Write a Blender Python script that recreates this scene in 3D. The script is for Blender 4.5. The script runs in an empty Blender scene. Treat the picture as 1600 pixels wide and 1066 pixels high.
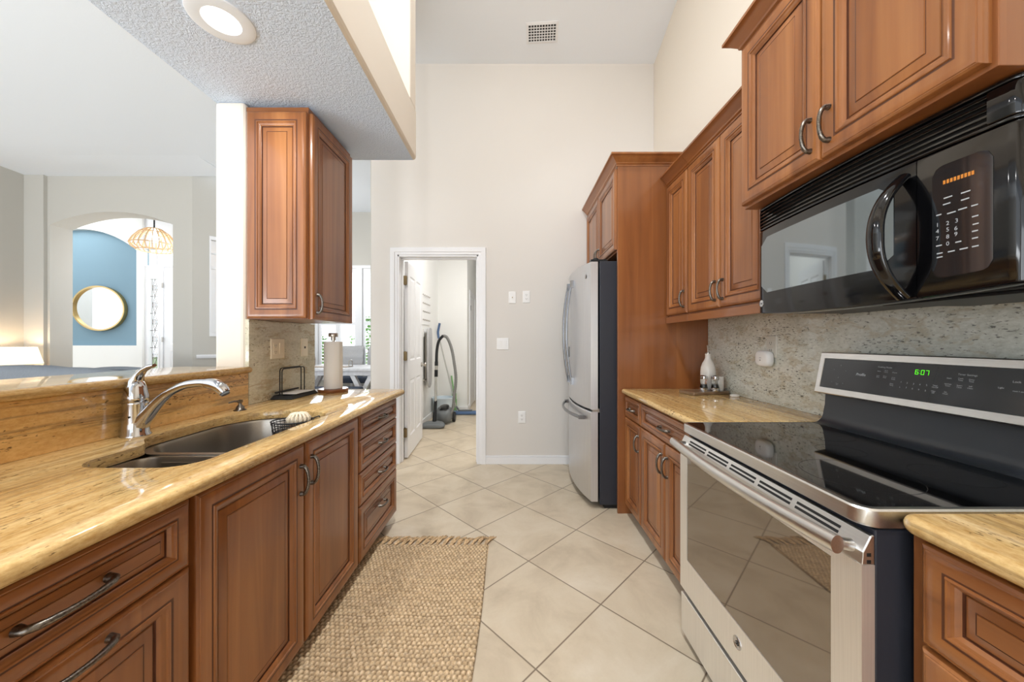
import bpy, bmesh, math, random
from mathutils import Vector, Matrix
random.seed(7)
scene = bpy.context.scene
COL = scene.collection
PI = math.pi

# ------------------------------------------------------------------ camera, world, exposure
CAMZ = 1.22
F = 549.0                     # focal length in pixels at 1600 wide
cam_data = bpy.data.cameras.new('camera')
cam_data.sensor_width = 36.0
cam_data.lens = 36.0 * F / 1600.0
cam_data.shift_x = -3.0 / 1600.0
cam_data.clip_start = 0.02
cam = bpy.data.objects.new('camera', cam_data)
cam.location = (0, 0, CAMZ)
cam.rotation_euler = (PI / 2, 0, 0)
COL.objects.link(cam)
scene.camera = cam

scene.view_settings.view_transform = 'Standard'
scene.view_settings.look = 'None'
scene.view_settings.gamma = 1.0
scene.view_settings.use_curve_mapping = False
scene.view_settings.exposure = 0.74
try:
    scene.cycles.use_denoising = True
    scene.cycles.max_bounces = 10
    scene.cycles.diffuse_bounces = 6
    scene.cycles.sample_clamp_indirect = 6.0
    scene.cycles.caustics_reflective = False
    scene.cycles.caustics_refractive = False
except Exception:
    pass

world = bpy.data.worlds.new('sky')
scene.world = world
world.use_nodes = True
wn = world.node_tree.nodes['Background']
wn.inputs[0].default_value = (0.86, 0.93, 1.0, 1)
wn.inputs[1].default_value = 1.2

def lamp(name, kind, loc, rot, power, color=(1, 1, 1), size=1.0, size_y=None, spread=None):
    d = bpy.data.lights.new(name, kind)
    d.energy = power
    d.color = color
    if kind == 'AREA':
        if size_y:
            d.shape = 'RECTANGLE'; d.size = size; d.size_y = size_y
        else:
            d.shape = 'DISK'; d.size = size
        if spread: d.spread = spread
    else:
        d.shadow_soft_size = size
    o = bpy.data.objects.new(name, d)
    o.location = loc; o.rotation_euler = rot
    COL.objects.link(o)
    return o

# added fill panels, out of view: behind the camera and low in the living room
lamp('rear_fill', 'AREA', (-0.8, -5.4, 0.7), (PI / 2 + 0.45, 0, 0), 130, (0.93, 0.97, 1.0), 5.0, 3.4)
lamp('living_uplight_fill', 'AREA', (-6.2, -3.6, 0.6), (PI / 2 + 1.3, 0, 0), 310, (0.93, 0.97, 1.0), 5.0, 3.4)

# unseen fill lamps added under the vault to lift the walls and counters
for _x, _y in ((-0.2, 1.3), (-0.2, -0.6)):
    lamp('vault_fill', 'AREA', (_x, _y, 4.5), (0, 0, 0), 23, (0.95, 0.975, 1), 0.16)
    lamp('vault_fill_narrow', 'AREA', (_x, _y, 4.45), (0, 0, 0), 2.6, (0.95, 0.985, 1), 0.16, None, 1.25)

# ------------------------------------------------------------------ helpers
def lin(c):
    out = []
    for v in c:
        v = v / 255.0
        out.append(v / 12.92 if v <= 0.04045 else ((v + 0.055) / 1.055) ** 2.4)
    return (*out, 1.0)

OFF = {}
class MB:
    def __init__(self):
        self.v = []; self.f = []; self.m = []
    def add(self, pts):
        i = len(self.v); self.v.extend([tuple(p) for p in pts]); return i
    def face(self, idx, m=0):
        self.f.append(tuple(idx)); self.m.append(m)
    def quad(self, a, b, c, d, m=0):
        i = self.add([a, b, c, d]); self.face((i, i + 1, i + 2, i + 3), m)
    def poly(self, pts, m=0):
        i = self.add(pts); self.face(range(i, i + len(pts)), m)
    def box(self, x0, x1, y0, y1, z0, z1, m=0):
        i = self.add([(x0, y0, z0), (x1, y0, z0), (x1, y1, z0), (x0, y1, z0), (x0, y0, z1), (x1, y0, z1), (x1, y1, z1), (x0, y1, z1)])
        for f in ((0, 3, 2, 1), (4, 5, 6, 7), (0, 1, 5, 4), (1, 2, 6, 5), (2, 3, 7, 6), (3, 0, 4, 7)):
            self.face([i + k for k in f], m)
    def loops(self, ls, closed=True, cap0=True, cap1=True, m=0, ms=None):
        n = len(ls[0]); base = [self.add(l) for l in ls]
        for k in range(len(ls) - 1):
            mm = ms[k] if ms else m
            a, b = base[k], base[k + 1]
            for j in range(n if closed else n - 1):
                j2 = (j + 1) % n
                self.face((a + j, a + j2, b + j2, b + j), mm)
        if cap0: self.face([base[0] + j for j in range(n)][::-1], ms[0] if ms else m)
        if cap1: self.face([base[-1] + j for j in range(n)], ms[-1] if ms else m)
    def tube(self, path, r, n=10, m=0, caps=True, flat=None, closed=False):
        P = [Vector(p) for p in path]
        R = r if isinstance(r, (list, tuple)) else [r] * len(P)
        t0 = (P[1] - P[0]).normalized()
        up = Vector((0, 0, 1)) if abs(t0.z) < 0.9 else Vector((1, 0, 0))
        nrm = (up - t0 * up.dot(t0)).normalized()
        rings = []
        for i, p in enumerate(P):
            if closed: t = (P[(i + 1) % len(P)] - P[i - 1])
            else: t = P[min(i + 1, len(P) - 1)] - P[max(i - 1, 0)]
            t.normalize()
            nrm = (nrm - t * nrm.dot(t))
            nrm = nrm.normalized() if nrm.length > 1e-6 else t.orthogonal().normalized()
            b = t.cross(nrm)
            fl = flat or (1, 1)
            rings.append([p + nrm * (R[i] * fl[0] * math.cos(2 * PI * k / n)) + b * (R[i] * fl[1] * math.sin(2 * PI * k / n)) for k in range(n)])
        if closed:
            rings.append(rings[0])
        self.loops(rings, True, caps and not closed, caps and not closed, m)
    def lathe(self, prof, c=(0, 0, 0), n=24, m=0, axis='z', ms=None, caps=True):
        rings = []
        for r, h in prof:
            ring = []
            for k in range(n):
                a = 2 * PI * k / n
                u, w = max(r, 1e-4) * math.cos(a), max(r, 1e-4) * math.sin(a)
                if axis == 'z': ring.append((c[0] + u, c[1] + w, c[2] + h))
                elif axis == 'x': ring.append((c[0] + h, c[1] + u, c[2] + w))
                else: ring.append((c[0] + u, c[1] + h, c[2] + w))
            rings.append(ring)
        self.loops(rings, True, caps, caps, m, ms)
    def prism(self, poly, z0, z1, m=0):
        self.loops([[(x, y, z0) for x, y in poly], [(x, y, z1) for x, y in poly]], True, True, True, m)
    def build(self, name, mats, parent=None, smooth=None, bevel=None, seg=2, keep=False):
        me = bpy.data.meshes.new(name)
        if not isinstance(mats, (list, tuple)): mats = [mats]
        if parent is not None:
            off = OFF[parent.name]
        elif keep:
            off = Vector((0, 0, 0))
        else:
            xs = [p[0] for p in self.v]; ys = [p[1] for p in self.v]; zs = [p[2] for p in self.v]
            off = Vector(((min(xs) + max(xs)) / 2, (min(ys) + max(ys)) / 2, min(zs)))
        me.from_pydata([(p[0] - off.x, p[1] - off.y, p[2] - off.z) for p in self.v], [], self.f)
        for mt in mats: me.materials.append(mt)
        me.polygons.foreach_set('material_index', self.m)
        bm = bmesh.new(); bm.from_mesh(me)
        bmesh.ops.remove_doubles(bm, verts=bm.verts, dist=1e-6)
        bmesh.ops.recalc_face_normals(bm, faces=bm.faces)
        bm.to_mesh(me); bm.free()
        if smooth:
            for p in me.polygons: p.use_smooth = True
            me.set_sharp_from_angle(angle=math.radians(smooth))
        o = bpy.data.objects.new(name, me)
        COL.objects.link(o)
        if parent is not None: o.parent = parent
        else: o.location = off
        OFF[o.name] = off
        if bevel:
            b = o.modifiers.new('bevel', 'BEVEL'); b.width = bevel; b.segments = seg; b.limit_method = 'ANGLE'; b.angle_limit = math.radians(40)
            b.harden_normals = False
        return o

def thing(name, label, cat, loc=(0, 0, 0), group=None):
    o = bpy.data.objects.new(name, None)
    o.empty_display_size = 0.05
    COL.objects.link(o)
    o.location = loc
    o['label'] = label; o['category'] = cat
    if group: o['group'] = group
    OFF[o.name] = Vector(loc)
    return o
def tag(o, label, cat, group=None):
    o['label'] = label; o['category'] = cat
    if group: o['group'] = group
    return o
def lab(o, text):
    o['label'] = text
    return o
def struct(o):
    o['kind'] = 'structure'; return o
def dup(root, loc, rotz=0, label=None):
    r = root.copy(); COL.objects.link(r); r.location = loc; r.rotation_euler = (0, 0, rotz)
    if label: r['label'] = label
    OFF[r.name] = Vector(loc)
    for ch in list(root.children):
        c = ch.copy(); COL.objects.link(c); c.parent = r
        for g in list(ch.children):
            d = g.copy(); COL.objects.link(d); d.parent = c
    return r

def wx(px, Y): return (px - 803.0) * Y / F
def wz(py, Y): return CAMZ - (py - 533.0) * Y / F

# ------------------------------------------------------------------ materials
class NT:
    def __init__(self, name):
        self.mat = bpy.data.materials.new(name); self.mat.use_nodes = True
        self.t = self.mat.node_tree
        self.b = self.t.nodes['Principled BSDF']
    def n(self, ty, **kw):
        nd = self.t.nodes.new(ty)
        for k, v in kw.items():
            if k in ('operation', 'blend_type', 'data_type', 'feature', 'distance', 'noise_dimensions', 'interpolation_type', 'mode'):
                setattr(nd, k, v)
            else:
                nd.inputs[k.replace('_', ' ')].default_value = v
        return nd
    def l(self, a, b): self.t.links.new(a, b)
    def coord(self, scale=(1, 1, 1), rot=(0, 0, 0), loc=(0, 0, 0), src='Object'):
        tc = self.t.nodes.new('ShaderNodeTexCoord')
        mp = self.t.nodes.new('ShaderNodeMapping')
        mp.inputs['Scale'].default_value = scale; mp.inputs['Rotation'].default_value = rot; mp.inputs['Location'].default_value = loc
        self.l(tc.outputs[src], mp.inputs[0])
        return mp.outputs[0]
    def noise(self, vec, scale=1, detail=4, rough=0.55, dist=0.0):
        nd = self.n('ShaderNodeTexNoise', Scale=scale, Detail=detail, Roughness=rough, Distortion=dist)
        self.l(vec, nd.inputs['Vector'])
        return nd.outputs[0]
    def ramp(self, val, stops, interp='LINEAR'):
        nd = self.t.nodes.new('ShaderNodeValToRGB')
        cr = nd.color_ramp; cr.interpolation = interp
        while len(cr.elements) < len(stops): cr.elements.new(0.5)
        for e, (p, c) in zip(cr.elements, stops):
            e.position = p; e.color = c if len(c) == 4 else lin(c)
        self.l(val, nd.inputs[0])
        return nd.outputs[0]
    def mix(self, fac, a, b, mode='MIX'):
        nd = self.t.nodes.new('ShaderNodeMix'); nd.data_type = 'RGBA'; nd.blend_type = mode
        for s, v in ((nd.inputs[0], fac), (nd.inputs[6], a), (nd.inputs[7], b)):
            if hasattr(v, 'is_linked') or hasattr(v, 'links'): self.l(v, s)
            elif isinstance(v, (int, float)): s.default_value = v
            else: s.default_value = v if len(v) == 4 else lin(v)
        return nd.outputs[2]
    def math(self, op, a, b=None, c=None):
        nd = self.t.nodes.new('ShaderNodeMath'); nd.operation = op
        for i, v in enumerate((a, b, c)):
            if v is None: continue
            if isinstance(v, (int, float)): nd.inputs[i].default_value = v
            else: self.l(v, nd.inputs[i])
        return nd.outputs[0]
    def bump(self, h, strength=0.2, dist=0.002):
        nd = self.n('ShaderNodeBump', Strength=strength, Distance=dist)
        self.l(h, nd.inputs['Height']); self.l(nd.outputs[0], self.b.inputs['Normal'])
    def set(self, col=None, rough=0.5, metal=0.0, spec=0.5, coat=0.0, emit=None, es=0.0, ior=None, coat_rough=0.05):
        b = self.b
        if col is not None:
            if hasattr(col, 'links'): self.l(col, b.inputs['Base Color'])
            else: b.inputs['Base Color'].default_value = col if len(col) == 4 else lin(col)
        if hasattr(rough, 'links'): self.l(rough, b.inputs['Roughness'])
        else: b.inputs['Roughness'].default_value = rough
        b.inputs['Metallic'].default_value = metal
        b.inputs['Specular IOR Level'].default_value = spec
        b.inputs['Coat Weight'].default_value = coat
        b.inputs['Coat Roughness'].default_value = coat_rough
        if ior: b.inputs['IOR'].default_value = ior
        if emit is not None:
            b.inputs['Emission Color'].default_value = lin(emit); b.inputs['Emission Strength'].default_value = es
        return self.mat

def plain(name, col, rough=0.5, metal=0.0, spec=0.5, coat=0.0, emit=None, es=0.0, ns=None, bs=0.1, bd=0.001, var=0.0):
    t = NT(name)
    c = col
    if ns is None: ns = 40; bs_ = 0.0
    else: bs_ = bs
    v = t.coord()
    nz = t.noise(v, ns, 3)
    if var:
        a = tuple(max(0, x * (1 - var)) for x in col); b = tuple(min(255, x * (1 + var)) for x in col)
        c = t.ramp(nz, [(0.3, a), (0.7, b)])
    if bs_: t.bump(nz, bs_, bd)
    return t.set(c, rough, metal, spec, coat, emit, es)

def wood(name, axis='z', dark=(102, 56, 28), mid=(150, 92, 47), light=(180, 120, 68), seed=0.0, rough=0.3):
    t = NT(name)
    s = {'z': (9, 9, 0.55), 'y': (9, 0.55, 9), 'x': (0.55, 9, 9)}[axis]
    s2 = {'z': (110, 110, 2.5), 'y': (110, 2.5, 110), 'x': (2.5, 110, 110)}[axis]
    v = t.coord(s, loc=(seed, seed * 1.7, 0))
    n1 = t.noise(v, 1.3, 4, 0.5, 0.6)
    base = t.ramp(n1, [(0.28, dark), (0.5, mid), (0.72, light)])
    n2 = t.noise(t.coord(s2), 1.0, 3, 0.6)
    base = t.mix(t.math('MULTIPLY', n2, 0.35), base, dark)
    # glued-up boards, each with a tone of its own
    tc = t.t.nodes.new('ShaderNodeTexCoord'); sp = t.t.nodes.new('ShaderNodeSeparateXYZ'); t.l(tc.outputs['Object'], sp.inputs[0])
    across = {'z': t.math('ADD', sp.outputs[0], sp.outputs[1]), 'y': t.math('ADD', sp.outputs[0], sp.outputs[2]), 'x': t.math('ADD', sp.outputs[1], sp.outputs[2])}[axis]
    wob = t.noise(t.coord((5, 5, 5)), 1.0, 1)
    bid = t.math('FLOOR', t.math('ADD', t.math('DIVIDE', across, 0.083), t.math('ADD', t.math('MULTIPLY', wob, 0.12), seed)))
    wnz = t.t.nodes.new('ShaderNodeTexWhiteNoise'); wnz.noise_dimensions = '1D'; t.l(bid, wnz.inputs['W'])
    base = t.mix(t.math('MULTIPLY', wnz.outputs['Value'], 0.5), base, dark)
    v3 = t.coord((3, 3, 3))
    n3 = t.noise(v3, 1.6, 3)
    base = t.mix(t.math('MULTIPLY', n3, 0.25), base, light)
    t.bump(n2, 0.04, 0.0006)
    return t.set(base, rough, 0, 0.45, 0.4, coat_rough=0.12)

def granite(name, cols, axis='y', streak=9.0, speck=(64, 44, 26), speck_amt=0.64, vein=(120, 96, 70), vein_amt=0.6, rough=0.07, fine=0.3, long=1.0, clump=0.55):
    """stone with soft streaks that run along one axis, mottled grain and small elongated dark flecks"""
    t = NT(name)
    def sc(across, along):
        return {'y': (across, along, across), 'z': (across, across, along)}[axis]
    n1 = t.noise(t.coord(sc(streak, 0.9 * long)), 1.0, 6, 0.6, 0.5)
    base = t.ramp(n1, [(0.28, cols[0]), (0.43, cols[1]), (0.57, cols[2]), (0.74, cols[3])])
    n2 = t.noise(t.coord(sc(95, 45)), 1.0, 4, 0.7)
    grain = t.ramp(n2, [(0.3, cols[0]), (0.7, cols[3])])
    base = t.mix(fine, base, grain)
    n3 = t.noise(t.coord(sc(streak * 2.4, 1.6 * long), loc=(3, 7, 1)), 1.0, 6, 0.62, 0.4)
    vm = t.ramp(n3, [(vein_amt - 0.03, (0, 0, 0)), (vein_amt + 0.03, (255, 255, 255)), (vein_amt + 0.11, (0, 0, 0))])
    base = t.mix(t.math('MULTIPLY', vm, 0.5), base, vein)
    n4 = t.noise(t.coord(sc(170, 55), loc=(1, 2, 3)), 1.0, 3, 0.55, 0.3)
    n5 = t.noise(t.coord(sc(16, 3.5)), 1.0, 3)
    sm = t.math('ADD', n4, t.math('MULTIPLY', t.math('SUBTRACT', n5, 0.5), clump))
    sm = t.ramp(sm, [(speck_amt, (0, 0, 0)), (speck_amt + 0.07, (255, 255, 255))])
    base = t.mix(t.math('MULTIPLY', sm, 0.8), base, speck)
    return t.set(base, rough, 0, 0.5)

M = {}
M['wall'] = plain('wall_paint', (230, 222, 210), 0.85, ns=140, bs=0.12, bd=0.002, spec=0.3)
M['wall_far'] = plain('wall_paint_pale', (222, 218, 213), 0.85, ns=140, bs=0.1, bd=0.002, spec=0.3)
M['ceil'] = plain('ceiling_paint', (238, 243, 250), 0.9, ns=60, bs=0.15, bd=0.003, spec=0.25)
M['living_wall'] = plain('living_room_paint', (196, 193, 186), 0.85, ns=140, bs=0.1, bd=0.002, spec=0.3)
M['white_wall'] = plain('white_paint', (240, 240, 238), 0.8, ns=140, bs=0.06, spec=0.3)
M['blue_wall'] = plain('blue_paint', (126, 154, 170), 0.85, ns=140, bs=0.06, spec=0.3)
def knockdown():
    t = NT('knockdown_texture')
    v = t.coord()
    a = t.noise(v, 85, 3, 0.6, 0.6)
    r = t.ramp(a, [(0.42, (0, 0, 0)), (0.6, (255, 255, 255))])
    t.bump(r, 0.55, 0.0035)
    return t.set((216, 230, 250), 0.9, 0, 0.2)
M['knock'] = knockdown()
M['trim'] = plain('trim_white', (236, 237, 240), 0.35, spec=0.5)
M['wood_z'] = wood('cherry_wood', 'z')
M['wood_y'] = wood('cherry_wood_horizontal', 'y', seed=3)
M['wood_x'] = wood('cherry_wood_across', 'x', seed=5)
M['wood_panel'] = wood('cherry_veneer', 'z', (112, 64, 32), (142, 86, 45), (160, 102, 56), seed=9, rough=0.36)
M['glaze'] = plain('dark_glaze', (86, 48, 28), 0.45)
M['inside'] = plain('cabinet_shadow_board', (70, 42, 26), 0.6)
M['granite'] = granite('golden_granite', [(150, 110, 60), (198, 156, 92), (220, 184, 120), (230, 206, 156)], 'y', 20, (88, 62, 38), 0.645, (120, 92, 62), 0.56, long=1.1, fine=0.42)
M['granite_brown'] = granite('golden_granite_splash', [(166, 120, 66), (212, 162, 94), (232, 188, 120), (242, 212, 154)], 'y', 17, (58, 44, 32), 0.66, (92, 82, 72), 0.54, long=0.9)
M['granite_grey'] = granite('pale_granite', [(170, 172, 160), (202, 204, 192), (220, 222, 212), (234, 236, 230)], 'y', 7, (70, 68, 62), 0.60, (172, 156, 120), 0.56, rough=0.09, fine=0.5, long=4.5, clump=0.28)
M['granite_tall'] = granite('warm_granite', [(164, 156, 130), (200, 193, 164), (218, 212, 188), (232, 228, 212)], 'y', 8, (88, 68, 46), 0.65, (156, 122, 74), 0.58, rough=0.09, fine=0.4, long=3)
def brushed(name, col, axis, rough=0.28):
    t = NT(name)
    s = {'z': (300, 300, 4), 'y': (300, 4, 300), 'x': (4, 300, 300)}[axis]
    n = t.noise(t.coord(s), 1.0, 2)
    c = t.ramp(n, [(0.3, tuple(x * 0.965 for x in col)), (0.7, col)])
    t.bump(n, 0.02, 0.0004)
    return t.set(c, rough, 1.0, 0.5)
M['steel_y'] = brushed('brushed_steel', (226, 225, 223), 'y')
M['steel_z'] = brushed('brushed_steel_vertical', (220, 221, 224), 'z', 0.38)
M['steel_range'] = brushed('brushed_range_steel', (246, 244, 240), 'z', 0.5)
M['handle_steel'] = plain('polished_handle_steel', (150, 152, 156), 0.22, 1.0)
M['sink_steel'] = brushed('sink_steel', (172, 166, 158), 'x', 0.3)
M['chrome'] = plain('chrome', (196, 196, 198), 0.06, 1.0)
M['pewter'] = plain('pewter', (116, 110, 103), 0.3, 1.0, ns=220, bs=0.35, bd=0.0008, var=0.25)
M['nickel'] = plain('satin_nickel', (190, 184, 176), 0.3, 1.0)
M['brass'] = plain('antique_brass', (150, 130, 96), 0.35, 1.0)
M['black_gloss'] = plain('black_enamel', (10, 10, 12), 0.08, 0, 0.6)
M['black_satin'] = plain('black_satin', (22, 23, 26), 0.4, 0, 0.4)
M['riser'] = plain('riser_enamel', (50, 54, 60), 0.28, 0, 0.5)
M['black_matte'] = plain('black_wire_paint', (18, 18, 19), 0.55)
M['dark_side'] = plain('dark_grey_steel', (46, 48, 56), 0.45, 0, 0.4, ns=260, bs=0.1, bd=0.0005)
M['cook_glass'] = plain('ceramic_glass', (8, 8, 9), 0.035, 0, 0.9)
M['oven_glass'] = plain('coated_oven_glass', (146, 136, 124), 0.03, 0.85, 0.6)
M['micro_glass'] = plain('coated_microwave_glass', (146, 154, 158), 0.04, 0.9, 0.6)
M['panel_glass'] = plain('control_panel_glass', (36, 38, 42), 0.1, 0.1, 0.6)
M['white_plastic'] = plain('white_plastic', (240, 240, 240), 0.4)
M['almond'] = plain('almond_plastic', (238, 228, 206), 0.4)
M['slot'] = plain('socket_dark', (50, 46, 42), 0.6)
M['ceramic'] = plain('white_ceramic', (238, 236, 232), 0.12)
M['paper'] = plain('white_paper', (244, 243, 240), 0.9, ns=160, bs=0.25, bd=0.002)
M['label_white'] = plain('legend_white', (176, 180, 184), 0.5)
M['amber'] = plain('amber_display', (190, 120, 40), 0.5, emit=(190, 110, 40), es=0.12)
M['green_led'] = plain('green_display', (60, 200, 20), 0.5, emit=(90, 235, 20), es=0.9)
M['ring'] = plain('lamp_trim', (236, 243, 252), 0.5)
M['lens'] = plain('lamp_lens', (255, 255, 255), 0.5, emit=(255, 250, 240), es=6.0)
M['board'] = wood('walnut_board', 'x', (92, 70, 50), (134, 108, 82), (166, 142, 114), 2)
M['towel_wood'] = wood('towel_stand_wood', 'x', (100, 56, 28), (142, 86, 48), (160, 104, 62), 4)
M['bristle'] = plain('bristle', (222, 208, 184), 0.85, ns=200, bs=0.5, bd=0.003, var=0.12)
def glass(name, col=(255, 255, 255), rough=0.0):
    t = NT(name); t.b.inputs['Transmission Weight'].default_value = 1.0
    nz = t.noise(t.coord(), 8, 2); t.bump(nz, 0.01, 0.0005)
    return t.set(col, rough, 0, 0.5, ior=1.45)
M['glass'] = glass('clear_glass')
def pane():
    t = NT('thin_window_pane')
    tr = t.t.nodes.new('ShaderNodeBsdfTransparent'); gl = t.t.nodes.new('ShaderNodeBsdfGlossy'); gl.inputs['Roughness'].default_value = 0.02
    fr = t.t.nodes.new('ShaderNodeFresnel'); fr.inputs[0].default_value = 1.3
    mx_ = t.t.nodes.new('ShaderNodeMixShader'); t.l(fr.outputs[0], mx_.inputs[0]); t.l(tr.outputs[0], mx_.inputs[1]); t.l(gl.outputs[0], mx_.inputs[2])
    t.l(mx_.outputs[0], t.t.nodes['Material Output'].inputs['Surface'])
    return t.mat
M['pane'] = pane()
M['key_glass'] = plain('key_panel_glass', (82, 86, 90), 0.05, 0.85, 0.6)
def tile_mat():
    t = NT('floor_tile')
    tc = t.t.nodes.new('ShaderNodeTexCoord'); sp = t.t.nodes.new('ShaderNodeSeparateXYZ'); t.l(tc.outputs['Object'], sp.inputs[0])
    p = 0.4540
    u = t.math('DIVIDE', t.math('SUBTRACT', t.math('MULTIPLY', t.math('ADD', sp.outputs[0], sp.outputs[1]), 0.70711), 1.4347), p)
    v = t.math('DIVIDE', t.math('SUBTRACT', t.math('MULTIPLY', t.math('SUBTRACT', sp.outputs[1], sp.outputs[0]), 0.70711), 2.228), p)
    def edge(a):
        f = t.math('FRACT', a)
        return t.math('MINIMUM', f, t.math('SUBTRACT', 1.0, f))
    e = t.math('MINIMUM', edge(u), edge(v))
    mask = t.ramp(e, [(0.0045, (255, 255, 255)), (0.0085, (0, 0, 0))])
    cb = t.t.nodes.new('ShaderNodeCombineXYZ'); t.l(t.math('FLOOR', u), cb.inputs[0]); t.l(t.math('FLOOR', v), cb.inputs[1])
    wnz = t.t.nodes.new('ShaderNodeTexWhiteNoise'); wnz.noise_dimensions = '3D'; t.l(cb.outputs[0], wnz.inputs['Vector'])
    add = t.t.nodes.new('ShaderNodeVectorMath'); add.operation = 'MULTIPLY_ADD'
    t.l(wnz.outputs['Color'], add.inputs[0]); add.inputs[1].default_value = (9, 9, 9); t.l(tc.outputs['Object'], add.inputs[2])
    n1 = t.noise(add.outputs[0], 3.2, 6, 0.62, 0.5)
    c = t.ramp(n1, [(0.25, (180, 164, 140)), (0.5, (208, 193, 169)), (0.75, (220, 208, 188))])
    n2 = t.noise(add.outputs[0], 90, 3, 0.7)
    c = t.mix(t.math('MULTIPLY', n2, 0.16), c, (170, 154, 132))
    c = t.mix(t.math('MULTIPLY', wnz.outputs['Value'], 0.14), c, (188, 172, 148))
    c = t.mix(mask, c, (126, 110, 92))
    h = t.math('SUBTRACT', 1.0, mask)
    t.bump(h, 0.35, 0.002)
    return t.set(c, 0.33, 0, 0.4)
M['tile'] = tile_mat()
def jute():
    t = NT('jute_weave')
    v = t.coord((60, 60, 60))
    n1 = t.noise(v, 1.6, 3, 0.7)
    c = t.ramp(n1, [(0.3, (168, 140, 108)), (0.5, (212, 188, 154)), (0.72, (236, 218, 190))])
    n2 = t.noise(t.coord((2.0, 9, 2)), 1.5, 2)
    c = t.mix(t.math('MULTIPLY', n2, 0.35), c, (222, 188, 136))
    tc = t.t.nodes.new('ShaderNodeTexCoord'); sp = t.t.nodes.new('ShaderNodeSeparateXYZ'); t.l(tc.outputs['Object'], sp.inputs[0])
    # yarn body light, gaps between the knots dark
    gap = t.ramp(sp.outputs[2], [(0.004, (84, 64, 46)), (0.011, (255, 255, 255))])
    c = t.mix(0.75, c, gap, 'MULTIPLY')
    t.bump(t.noise(t.coord((400, 120, 400)), 1.0, 2), 0.3, 0.001)
    return t.set(c, 0.95, 0, 0.1)
M['jute'] = jute()
M['jute_plain'] = plain('jute_strand', (200, 172, 134), 0.95, ns=60, bs=0.1, var=0.18)
def fabric(name, col, ns=300, bs=0.3, var=0.15):
    return plain(name, col, 0.95, spec=0.15, ns=ns, bs=bs, bd=0.0015, var=var)
M['sofa'] = fabric('blue_grey_upholstery', (132, 138, 146))
M['chair_fab'] = fabric('pale_grey_upholstery', (190, 190, 192))
M['dark_fab'] = fabric('slate_blue_upholstery', (84, 92, 108))
M['table_white'] = plain('painted_table_white', (216, 216, 220), 0.45, var=0.04, ns=20)
M['shade'] = plain('lamp_shade', (250, 240, 220), 0.9, emit=(255, 232, 196), es=0.55)
M['gold'] = plain('brushed_gold', (206, 176, 120), 0.3, 1.0)
M['mirror'] = plain('mirror_glass', (235, 238, 240), 0.01, 1.0)
M['rattan'] = plain('rattan', (224, 190, 150), 0.7)
M['leaf'] = plain('leaf_green', (96, 140, 70), 0.7, ns=12, var=0.35, bs=0.0)
M['grey_plastic'] = plain('grey_plastic', (104, 108, 110), 0.4)
M['hose'] = plain('ribbed_hose', (130, 130, 128), 0.5)
M['mop_blue'] = plain('mop_blue', (86, 112, 150), 0.8, ns=200, bs=0.3)
M['mop_green'] = plain('mop_green', (130, 176, 120), 0.6)
M['bucket'] = plain('bucket_plastic', (214, 226, 234), 0.4)
M['vase'] = plain('vase_stone', (176, 160, 146), 0.6, ns=14, var=0.1)
M['aluminium'] = plain('aluminium_tube', (196, 196, 192), 0.35, 1.0)
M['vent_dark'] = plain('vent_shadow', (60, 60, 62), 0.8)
M['amber_glass'] = plain('shaker_salt', (225, 222, 215), 0.5)

# ------------------------------------------------------------------ setting
FY = 3.485                    # far wall
m = MB(); m.box(-12, 3, -3, 9, -0.1, 0.0); struct(m.build('floor', M['tile'], keep=True))
m = MB(); m.box(-30, 12, 9, 40, -0.25, -0.12); struct(m.build('ground_outside', plain('lawn', (120, 140, 90), 0.9, var=0.2, ns=4), keep=True))
# right kitchen wall
m = MB(); m.box(1.39, 1.52, -2.6, 3.62, 0, 4.75); struct(m.build('wall_right', M['wall'], keep=True))
# unseen rear kitchen wall, its opening cut to shape the incoming light
m = MB(); m.box(-1.62, -1.35, -2.6, -2.48, 0, 4.75); m.box(0.35, 1.39, -2.6, -2.48, 0, 4.75); m.box(-1.35, 0.35, -2.6, -2.48, 2.45, 4.75); m.box(-0.54, -0.46, -2.58, -2.5, 0, 2.45)
struct(m.build('wall_rear', M['wall'], keep=True))
# far wall with the laundry opening
DX0, DX1, DZ = -1.152, -0.351, 2.073
m = MB()
fw = [(-1.416, 0), (DX0, 0), (DX0, DZ), (DX1, DZ), (DX1, 0), (1.39, 0), (1.39, 4.1), (-1.416, 4.1)]
m.loops([[(x, y, z) for x, z in fw] for y in (FY, FY + 0.13)])
struct(m.build('wall_far', M['wall_far'], keep=True, bevel=0.004))
# vaulted kitchen ceiling
m = MB()
prof = [(3.62, 3.97 - 0.307 * 0.135), (1.6, 3.97 + 0.307 * (FY - 1.6)), (-2.6, 3.97 + 0.307 * (FY - 1.6))]
ring = [(y, z) for y, z in prof] + [(y, z + 0.12) for y, z in reversed(prof)]
m.loops([[(-1.57, y, z) for y, z in ring], [(1.52, y, z) for y, z in ring]])
struct(m.build('ceiling', M['ceil'], keep=True))
# living room and breakfast nook ceiling
m = MB()
m.box(-8.15, -1.57, -2.6, 5.2, 3.97, 4.1)
m.box(-4.7, -1.33, 5.2, 7.62, 3.97, 4.1); m.box(-1.57, -1.33, FY + 0.13, 5.2, 3.97, 4.1)
m.loops([[(-8.15, 5.2, 3.97), (-8.15, 5.8, 3.94), (-8.15, 5.8, 4.1), (-8.15, 5.2, 4.1)], [(-4.7, 5.2, 3.97), (-4.7, 5.8, 3.94), (-4.7, 5.8, 4.1), (-4.7, 5.2, 4.1)]])
struct(m.build('ceiling_living', M['ceil'], keep=True))
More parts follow.
